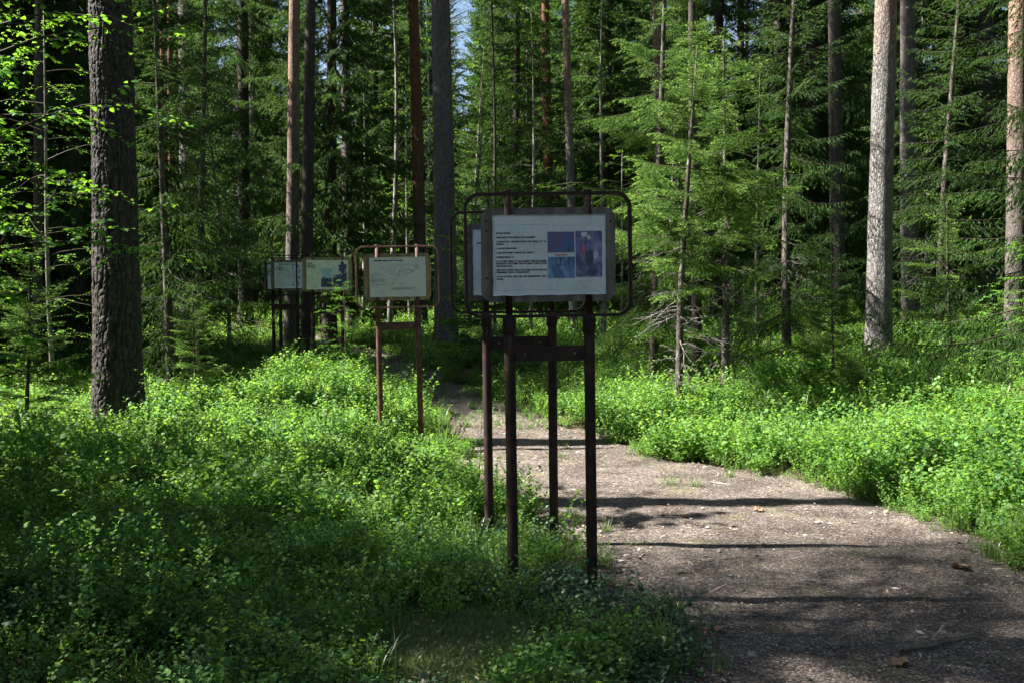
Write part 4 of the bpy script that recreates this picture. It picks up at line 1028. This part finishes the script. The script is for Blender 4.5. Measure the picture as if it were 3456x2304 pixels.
def print_mat(name, stops, scale, seed, stretch=(1, 1, 1), rough=.4, dist=.6):
    m, nt, out = new_mat(name)
    t_ = nt.nodes.new('ShaderNodeTexCoord'); mp = nt.nodes.new('ShaderNodeMapping'); mp.inputs['Scale'].default_value = stretch; mp.inputs['Location'].default_value = (seed * 3.1, 0, seed * 1.7)
    nt.links.new(t_.outputs['Object'], mp.inputs[0])
    a = noise(nt, mp.outputs[0], scale, 6, .6, dist)
    c = ramp(nt, stops, a).outputs[0]
    p = N(nt, 'ShaderNodeBsdfPrincipled', inp={'Roughness': rough}); nt.links.new(c, p.inputs['Base Color']); nt.links.new(p.outputs[0], out.inputs[0]); return m
BL = [(.28, (.02, .03, .09)), (.45, (.04, .09, .22)), (.58, (.12, .20, .42)), (.72, (.30, .42, .62))]
M['print_red'] = print_mat('print_red_earth', [(.3, (.015, .035, .12)), (.48, (.03, .13, .30)), (.56, (.09, .07, .22)), (.64, (.26, .08, .16)), (.78, (.38, .14, .20))], 9, 4)
M['print_wood'] = print_mat('print_wood_scene', [(.3, (.025, .05, .14)), (.48, (.05, .17, .36)), (.6, (.16, .34, .55)), (.75, (.42, .5, .62))], 16, 2, (1, 1, .6))
M['print_rock'] = print_mat('print_rock', [(.3, (.025, .03, .11)), (.45, (.06, .08, .22)), (.56, (.15, .17, .35)), (.72, (.38, .40, .56))], 12, 7, (1, 1, .8), dist=1.5)
M['print_sky'] = print_mat('print_pale_sky', [(.3, (.24, .42, .46)), (.5, (.38, .56, .58)), (.7, (.66, .70, .68))], 7, 5)
M['print_dark'] = print_mat('print_dark_wood', [(.3, (.01, .018, .05)), (.55, (.03, .05, .13)), (.75, (.11, .17, .28))], 30, 6, (1, 1, .6))
M['print_pale'] = print_mat('print_pale_stem', [(.3, (.22, .18, .17)), (.7, (.48, .40, .36))], 20, 3)
M['print_pink'] = print_mat('print_faded_map', [(.3, (.42, .5, .62)), (.5, (.62, .60, .66)), (.7, (.70, .66, .68))], 14, 3)

def curve_mesh(name, loops, depth, mat, bevel=0.0):
    """Filled outline in the xz plane with holes, given real thickness."""
    cu = bpy.data.curves.new(name, 'CURVE'); cu.dimensions = '2D'; cu.fill_mode = 'BOTH'; cu.extrude = depth / 2; cu.bevel_depth = bevel; cu.bevel_resolution = 1
    for lp in loops:
        s = cu.splines.new('POLY'); s.points.add(len(lp) - 1); s.use_cyclic_u = True
        for p, (x, z_) in zip(s.points, lp): p.co = (x, z_, 0, 1)
    o = bpy.data.objects.new('tmp', cu); COL.objects.link(o)
    me = bpy.data.meshes.new_from_object(o.evaluated_get(bpy.context.evaluated_depsgraph_get()))
    bpy.data.objects.remove(o); bpy.data.curves.remove(cu)
    me.transform(Matrix.Rotation(math.pi / 2, 4, 'X'))
    me.name = name; me.materials.clear(); me.materials.append(M[mat]); return me
def rrect(w, h, rad, seg=8, wob=0.0, seed=0):
    rr = np.random.default_rng(seed); pts_ = []
    for cx, cz, a0 in ((w / 2 - rad, h / 2 - rad, 0), (-w / 2 + rad, h / 2 - rad, 90), (-w / 2 + rad, -h / 2 + rad, 180), (w / 2 - rad, -h / 2 + rad, 270)):
        for i in range(seg + 1):
            a = math.radians(a0 + 90 * i / seg); pts_.append((cx + rad * math.cos(a) + rr.normal(0, wob), cz + rad * math.sin(a) + rr.normal(0, wob)))
    return pts_
def circ(x, z_, rad, n=12): return [(x + rad * math.cos(-6.283 * i / n), z_ + rad * math.sin(-6.283 * i / n)) for i in range(n)]
def box_mesh(mb, x0, x1, y0, y1, z0, z1, mat=0):
    V = [(x, y, z_) for x in (x0, x1) for y in (y0, y1) for z_ in (z0, z1)]
    q = [(0, 1, 3, 2), (4, 6, 7, 5), (0, 4, 5, 1), (2, 3, 7, 6), (0, 2, 6, 4), (1, 5, 7, 3)]
    mb.add(V, [t_ for a, b, c, d in q for t_ in ((a, b, c), (a, c, d))], mat)
def text_mesh(lines, name, mat):
    """lines: (text, x, z, cap height, width or None) printed letters on the xz plane, facing -y."""
    verts = []; faces = []
    for body, x, z_, hgt, wid in lines:
        cu = bpy.data.curves.new('t', 'FONT'); cu.body = body; cu.size = hgt / .69; cu.offset = .0013 if hgt > .01 else .0008; cu.fill_mode = 'FRONT'; cu.resolution_u = 2
        o = bpy.data.objects.new('t', cu); COL.objects.link(o)
        me = bpy.data.meshes.new_from_object(o.evaluated_get(bpy.context.evaluated_depsgraph_get()))
        bpy.data.objects.remove(o); bpy.data.curves.remove(cu)
        if len(me.vertices):
            co = np.array([v.co[:] for v in me.vertices]); w0 = co[:, 0].max() - co[:, 0].min()
            kx = (wid / w0) if wid else .92
            b = len(verts)
            verts += [((c[0] - co[:, 0].min()) * kx + x, 0, c[1] + z_) for c in co]
            faces += [[b + i for i in p.vertices] for p in me.polygons]
        bpy.data.meshes.remove(me)
    me = bpy.data.meshes.new(name); me.from_pydata(verts, [], faces); me.materials.append(M[mat]); return me
def flat_poly(name, polys, mat):
    verts = []; faces = []
    for p in polys:
        b = len(verts); verts += [(x, 0, z_) for x, z_ in p]; faces.append(list(range(b, b + len(p))))
    me = bpy.data.meshes.new(name); me.from_pydata(verts, [], faces); me.materials.append(M[mat]); return me
def rect(x0, x1, z0, z1): return [(x0, z0), (x1, z0), (x1, z1), (x0, z1)]
def rule(x0, z0, x1, z1, w=.0012):
    dx, dz = x1 - x0, z1 - z0; l = math.hypot(dx, dz); nx, nz = -dz / l * w, dx / l * w
    return [(x0 + nx, z0 + nz), (x0 - nx, z0 - nz), (x1 - nx, z1 - nz), (x1 + nx, z1 + nz)]

# shared metalwork; z = 0 is the middle of the frame
FW, FH, ZC = .88, .655, 1.83
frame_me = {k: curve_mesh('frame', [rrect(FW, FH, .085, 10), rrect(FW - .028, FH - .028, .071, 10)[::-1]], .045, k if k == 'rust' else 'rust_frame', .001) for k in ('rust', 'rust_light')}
strap_me = {}
post_me = {}; cross_me = {}; collar_me = {}; knob_me = {}
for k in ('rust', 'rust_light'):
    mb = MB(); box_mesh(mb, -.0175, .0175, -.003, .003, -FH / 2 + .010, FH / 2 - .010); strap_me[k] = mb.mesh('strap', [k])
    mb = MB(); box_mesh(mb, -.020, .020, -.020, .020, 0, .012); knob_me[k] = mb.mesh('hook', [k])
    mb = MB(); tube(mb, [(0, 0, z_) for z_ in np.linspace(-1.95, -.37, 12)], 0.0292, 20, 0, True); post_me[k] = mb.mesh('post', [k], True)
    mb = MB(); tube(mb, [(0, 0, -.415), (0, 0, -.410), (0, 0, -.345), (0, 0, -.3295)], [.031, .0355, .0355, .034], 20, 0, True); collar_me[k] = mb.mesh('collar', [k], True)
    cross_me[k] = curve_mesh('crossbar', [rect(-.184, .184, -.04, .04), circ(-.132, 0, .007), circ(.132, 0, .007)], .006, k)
    mb = MB(); tube(mb, [(0, 0, -.345), (0, 0, -.10)], .0175, 10); 
wood_me = {k: curve_mesh('board', [rrect(.70, .49, .055, 8, .0012, 3)], .018, k, .002) for k in ('wood_grey', 'wood_yellow')}
mb = MB()
box_mesh(mb, -.297, .297, -.003, .003, -.21, .21)
def paper_mesh(mat, warp, seed):
    rr = np.random.default_rng(seed); nx, nz = 48, 34
    x_ = np.linspace(-.297, .297, nx); z_ = np.linspace(-.21, .21, nz); Xg, Zg = np.meshgrid(x_, z_)
    Yg = -warp * (vnoise(Xg * 9 + seed, Zg * 11, seed) + .5 * vnoise(Xg * 22, Zg * 25 + seed, seed + 1))
    ed = np.minimum(np.minimum(Xg + .297, .297 - Xg), np.minimum(Zg + .21, .21 - Zg)); e_ = sstep(0, .03, ed)
    Xg = Xg + (1 - e_) * .004 * (vnoise(Xg * 30, Zg * 30, seed + 4) - .5); Zg = Zg + (1 - e_) * .006 * (vnoise(Xg * 25, Zg * 25, seed + 5) - .5)
    V = np.stack([Xg, Yg, Zg], -1).reshape(-1, 3); i = np.arange(nz - 1)[:, None] * nx + np.arange(nx - 1)[None]
    T_ = np.concatenate([np.stack([i, i + 1, i + nx + 1], -1).reshape(-1, 3), np.stack([i, i + nx + 1, i + nx], -1).reshape(-1, 3)])
    mb = MB(); mb.add(V, T_)
    Vb = V.copy(); Vb[:, 1] = .0035; mb.add(Vb, T_[:, ::-1])
    n_ = nx * nz; rim = list(range(nx)) + [k_ * nx + nx - 1 for k_ in range(1, nz)] + [n_ - 1 - k_ for k_ in range(1, nx)] + [k_ * nx for k_ in range(nz - 2, 0, -1)]
    rt = []
    for a, b in zip(rim, rim[1:] + rim[:1]): rt += [[a, b, b + n_], [a, b + n_, a + n_]]
    mb.n -= 0; V2 = np.concatenate([V, Vb]); mb2 = MB(); mb2.add(V2, np.concatenate([T_, T_[:, ::-1] + n_, np.array(rt)])); 
    return mb2.mesh('poster', [mat], True)
def sign(label, x, y, roll, yaw, pitch, dz, steel, wood, paper, warp, seed):
    x = x - math.sin(roll) * (ZC + dz - hz(x, y))
    t = thing('information_board', label, 'sign', (x, y, hz(x, y)), yaw, 'information boards along the path')
    t.rotation_euler = (pitch, roll, yaw)
    c = ZC + dz - hz(x, y)
    obj('frame', frame_me[steel], t, (0, 0, c))
    for sx in (-.211, .211):
        obj('strap', strap_me[steel], t, (sx, -.0145, c))
        obj('hook', knob_me[steel], t, (sx, 0, c + FH / 2 + .001))
        p_ = obj('post', post_me[steel], t, (sx, 0, c)); obj('collar', collar_me[steel], p_)
    obj('crossbar', cross_me[steel], t, (0, 0, c - .518))
    b = obj('board', wood_me[wood], t, (0, 0, c))
    bolts = [(-.325, .18), (-.323, .13), (-.325, -.12), (.33, .17), (.335, .02)]
    for bx_, bz_ in bolts[:3 + seed % 3]:
        mbb = MB(); tube(mbb, [(0, .002, 0), (0, -.004, 0)], [.007, .006], 8, 0, True); obj('nail', mbb.mesh('nail', ['rust']), b, (bx_, -.0105, bz_))
    po = obj('poster', paper_mesh(paper, warp, seed), t, (.004, -.0215, c - .002), (0, roll * .0 + math.radians(.4 - .2 * (seed % 4)), 0))
    return t, po
YF = -.0021
# nearest board
t, po = sign('largest nearest information board with Swedish text and three bluish pictures', px(1850, 5.32), 5.32, math.radians(-.9), math.radians(2.2), 0, 0, 'rust', 'wood_grey', 'paper', .0008, 1)
L_ = -.272; R_ = -.012; Wd = R_ - L_
def zz(py): return .21 - (py - 75) / 1410 * .42
def tw(px_): return (px_ - 80) / 1975 * .594 - .297
rows = [('EFTER ISTIDEN', 405, tw(388) - tw(140)), ('I RIDDARHYTTAN FINNS JÄRN I MARKEN', 478, tw(815) - tw(140)), ('JÄRNHALTIGT  GRUNDVATTEN  STRÖMMAR  UT  UR', 553, tw(1018) - tw(140)), ('JORDEN', 597, tw(270) - tw(140)),
        ('I LUFTEN FINNS SYRE', 670, tw(497) - tw(140)), ('JÄRN OCH SYRE FÖRENAS TILL "ROST"', 747, tw(795) - tw(140)), ('JORDEN BLIR RÖD', 824, tw(447) - tw(140)),
        ('NÄR VI BRÄNNER "RÖDA JORDEN" SKER EN KEMISK', 896, tw(1025) - tw(145)), ('REAKTION. NATUREN TAR TILLBAKA SYRET. KVAR', 936, tw(1025) - tw(145)), ('BLIR BARA JÄRN', 978, tw(422) - tw(145)),
        ('DET UPPTÄCKTE VÅRA FÖRFÄDER OCH STARTADE', 1050, tw(1025) - tw(145)), ('SVERIGES FÖRSTA JÄRNINDUSTRI', 1090, tw(720) - tw(145)), ('AV  RÖD  MULL  BLIR  DET  EN  MAGNETISK  JÄRN-', 1162, tw(1025) - tw(150)), ('KLUMP', 1208, tw(268) - tw(150))]
obj('lettering', text_mesh([(b_, tw(142), zz(py_), .0072, w_) for b_, py_, w_ in rows], 'lettering', 'ink'), po, (0, YF, 0))
obj('caption', text_mesh([('Röda Jorden', tw(1168), zz(793), .0085, tw(1385) - tw(1168))], 'caption', 'ink_red'), po, (0, YF, 0))
x0, x1, z0, z1 = tw(120), tw(1038), zz(1395), zz(245)
obj('border_rule', flat_poly('border_rule', [rule(x0, z0, x1, z0, .0005), rule(x1, z0, x1, z1, .0005), rule(x1, z1, x0, z1, .0005), rule(x0, z1, x0, z0, .0005)], 'ink_faded'), po, (0, YF, 0))
obj('picture', flat_poly('picture', [rect(tw(1038), tw(1508), zz(738), zz(373))], 'print_red'), po, (0, YF, 0))
obj('picture', flat_poly('picture', [rect(tw(1045), tw(1512), zz(1187), zz(815))], 'print_wood'), po, (0, YF, 0))
obj('picture', flat_poly('picture', [rect(tw(1525), tw(1992), zz(1172), zz(365))], 'print_rock'), po, (0, YF, 0))
def blob(cx, cz, rx, rz_, seed, n=14):
    rr = np.random.default_rng(seed); return [(cx + rx * (1 + rr.uniform(-.3, .3)) * math.cos(6.283 * i / n), cz + rz_ * (1 + rr.uniform(-.3, .3)) * math.sin(6.283 * i / n)) for i in range(n)]
for bl_ in (blob(tw(1760), zz(850), .024, .052, 1), blob(tw(1810), zz(1090), .030, .02, 2)): obj('picture_detail', flat_poly('picture_detail', [bl_], 'print_dark'), po, (0, YF - .0003, 0))
for bl_ in (blob(tw(1680), zz(420), .018, .014, 3), blob(tw(1880), zz(780), .010, .022, 4), blob(tw(1760), zz(480), .009, .012, 5)): obj('picture_detail', flat_poly('picture_detail', [bl_], 'print_pink'), po, (0, YF - .0003, 0))
obj('picture_detail', flat_poly('picture_detail', [rect(tw(u_), tw(u_ + 14), zz(985), zz(818)) for u_ in (1180, 1250, 1330, 1395, 1480)] + [rect(tw(1190), tw(1310), zz(965), zz(950))], 'print_dark'), po, (0, YF - .0003, 0))
obj('picture_detail', flat_poly('picture_detail', [blob(tw(1665), zz(690), .008, .04, 8)], 'ink_red'), po, (0, YF - .0003, 0))
# second board behind it
t, po = sign('information board half hidden directly behind the largest one', px(1750, 6.5), 6.5, math.radians(-.7), math.radians(2.5), 0, 0.005, 'rust', 'wood_grey', 'paper', .0008, 2)
obj('lettering', text_mesh([('EFTER ISTIDEN', -.27, .12 - i * .03, .008, .22) for i in range(1)], 'lettering', 'ink'), po, (0, YF, 0))
# third: diagram
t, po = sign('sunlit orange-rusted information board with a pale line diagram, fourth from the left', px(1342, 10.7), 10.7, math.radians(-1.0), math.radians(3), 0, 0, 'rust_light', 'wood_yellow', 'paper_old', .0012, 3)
def qx(a): return (a - 195) / (1545 - 195) * .594 - .297
def qz(b): return .21 - (b - 230) / (1190 - 230) * .42
obj('lettering', text_mesh([('400-500 miljoner år före nutid', qx(300), qz(325), .0125, qx(998) - qx(300)), ] , 'lettering', 'ink'), po, (0, -.0035, 0))
grey = [rule(qx(235), qz(b_), qx(c_), qz(b_), .0022) for b_, c_ in ((627, 465), (675, 345), (705, 315), (755, 360), (780, 575), (805, 575), (835, 310), (885, 570))] + [rule(qx(430), qz(755), qx(570), qz(755), .0022), rule(qx(395), qz(675), qx(430), qz(675), .0022), rule(qx(495), qz(668), qx(580), qz(668), .0022)]
grey += [rule(qx(715), qz(925), qx(1005), qz(430), .0022), rule(qx(740), qz(430), qx(1390), qz(412), .0012), rule(qx(800), qz(440), qx(800), qz(655), .0012)]
grey += [rule(qx(700), qz(b_), qx(760), qz(b_), .002) for b_ in (460, 540, 630, 750)] + [rule(qx(1000), qz(530), qx(1200), qz(545), .002), rule(qx(1080), qz(660), qx(1250), qz(570), .004), rule(qx(1140), qz(525), qx(1260), qz(575), .003), rule(qx(930), qz(590), qx(1050), qz(585), .0015)]
grey += [rule(qx(1280), qz(440 + 18 * i), qx(1390), qz(436 + 18 * i), .0012) for i in range(6)] + [rule(qx(820 + 20 * i), qz(850 - 66 * i), qx(870 + 20 * i), qz(852 - 66 * i), .002) for i in range(5)] + [rule(qx(900), qz(885), qx(1030), qz(885), .002)]
obj('diagram', flat_poly('diagram', grey, 'ink_faded'), po, (0, -.0037, 0))
obj('caption', flat_poly('caption', [rule(qx(705), qz(975 + 22 * i), qx(1300 - 40 * i), qz(968 + 22 * i), .0018) for i in range(3)], 'ink_faded'), po, (0, -.0037, 0))
# fourth: wrinkled with dark picture
t, po = sign('information board with wrinkled yellowish sheet and dark blue tree picture', px(1106, 14.4), 14.4, math.radians(-.4), math.radians(3), 0, .11, 'rust', 'wood_yellow', 'paper_wrinkled', .008, 4)
def wx(a): return (a - 960) / (1965 - 960) * .594 - .297
def wz(b): return .21 - (b - 290) / (1005 - 290) * .42
obj('lettering', text_mesh([('700-800', wx(985), wz(382), .014, wx(1110) - wx(985)), ('miljoner år', wx(985), wz(430), .014, wx(1175) - wx(985)), ('före nutid', wx(985), wz(475), .014, wx(1165) - wx(985))], 'lettering', 'ink'), po, (0, -.0135, 0))
obj('picture', flat_poly('picture', [rect(wx(1315), wx(1925), wz(945), wz(500))], 'print_sky'), po, (0, -.0135, 0))
rr = np.random.default_rng(3)
top = [(wx(1315 + 610 * i / 24), wz(760 - 80 * rr.uniform(0, 1) - 150 * max(0, (i - 10) / 14))) for i in range(25)]
obj('picture_detail', flat_poly('picture_detail', [[(wx(1315), wz(943)), (wx(1925), wz(943))] + top[::-1]], 'print_dark'), po, (0, -.0138, 0))
obj('picture_detail', flat_poly('picture_detail', [blob(wx(1830), wz(480), .058, .075, 6, 22)], 'print_dark'), po, (0, -.0141, 0))
obj('picture_detail', flat_poly('picture_detail', [blob(wx(1640), wz(690), .022, .022, 7), rect(wx(1565), wx(1605), wz(940), wz(720))], 'print_pale'), po, (0, -.0144, 0))
# fifth and sixth
t, po = sign('leftmost visible information board with bluish map, partly behind the wrinkled one', px(990, 16.4), 16.4, math.radians(-.6), math.radians(3), 0, .15, 'rust', 'wood_grey', 'paper', .003, 5)
def vx(a): return (a - 140) / 1040 * .594 - .297
def vz(b): return .21 - (b - 360) / (985 - 360) * .42
obj('lettering', text_mesh([('400-500 miljoner år före nutid', vx(255), vz(418), .013, .30)], 'lettering', 'ink'), po, (0, -.0065, 0))
obj('table', flat_poly('table', [rule(vx(200), vz(b_), vx(430 - (b_ * 7) % 60), vz(b_), .002) for b_ in (460, 510, 560, 610, 630)] + [rule(vx(200), vz(660 + 48 * i), vx(430), vz(658 + 48 * i), .001) for i in range(6)] + [rule(vx(u_), vz(910), vx(u_), vz(650), .001) for u_ in (250, 320, 430)], 'ink_faded'), po, (0, -.0065, 0))
obj('map', flat_poly('map', [rect(vx(630), vx(1140), vz(930), vz(425))], 'print_pink'), po, (0, -.0063, 0))
for a_ in [(660, 470, 0.01, 0.03, 1), (790, 450, 0.03, 0.022, 2), (850, 580, 0.01, 0.03, 3), (840, 730, 0.018, 0.02, 4), (670, 910, 0.02, 0.016, 5), (810, 870, 0.014, 0.03, 6), (760, 680, 0.02, 0.01, 7), (525, 740, 0.008, 0.008, 8)]: obj('map_detail', flat_poly('map_detail', [blob(vx(a_[0]), vz(a_[1]), *a_[2:])], 'ink_blue'), po, (0, -.0068, 0))
obj('map_detail', flat_poly('map_detail', [blob(vx(545), vz(660), .038, .034, 9, 20)], 'paper_old'), po, (0, -.0066, 0))
sign('farthest information board almost fully hidden, only its posts and left edge showing', px(963, 17.5), 17.5, math.radians(-.5), math.radians(3), 0, .15, 'rust', 'wood_grey', 'paper', .002, 6)
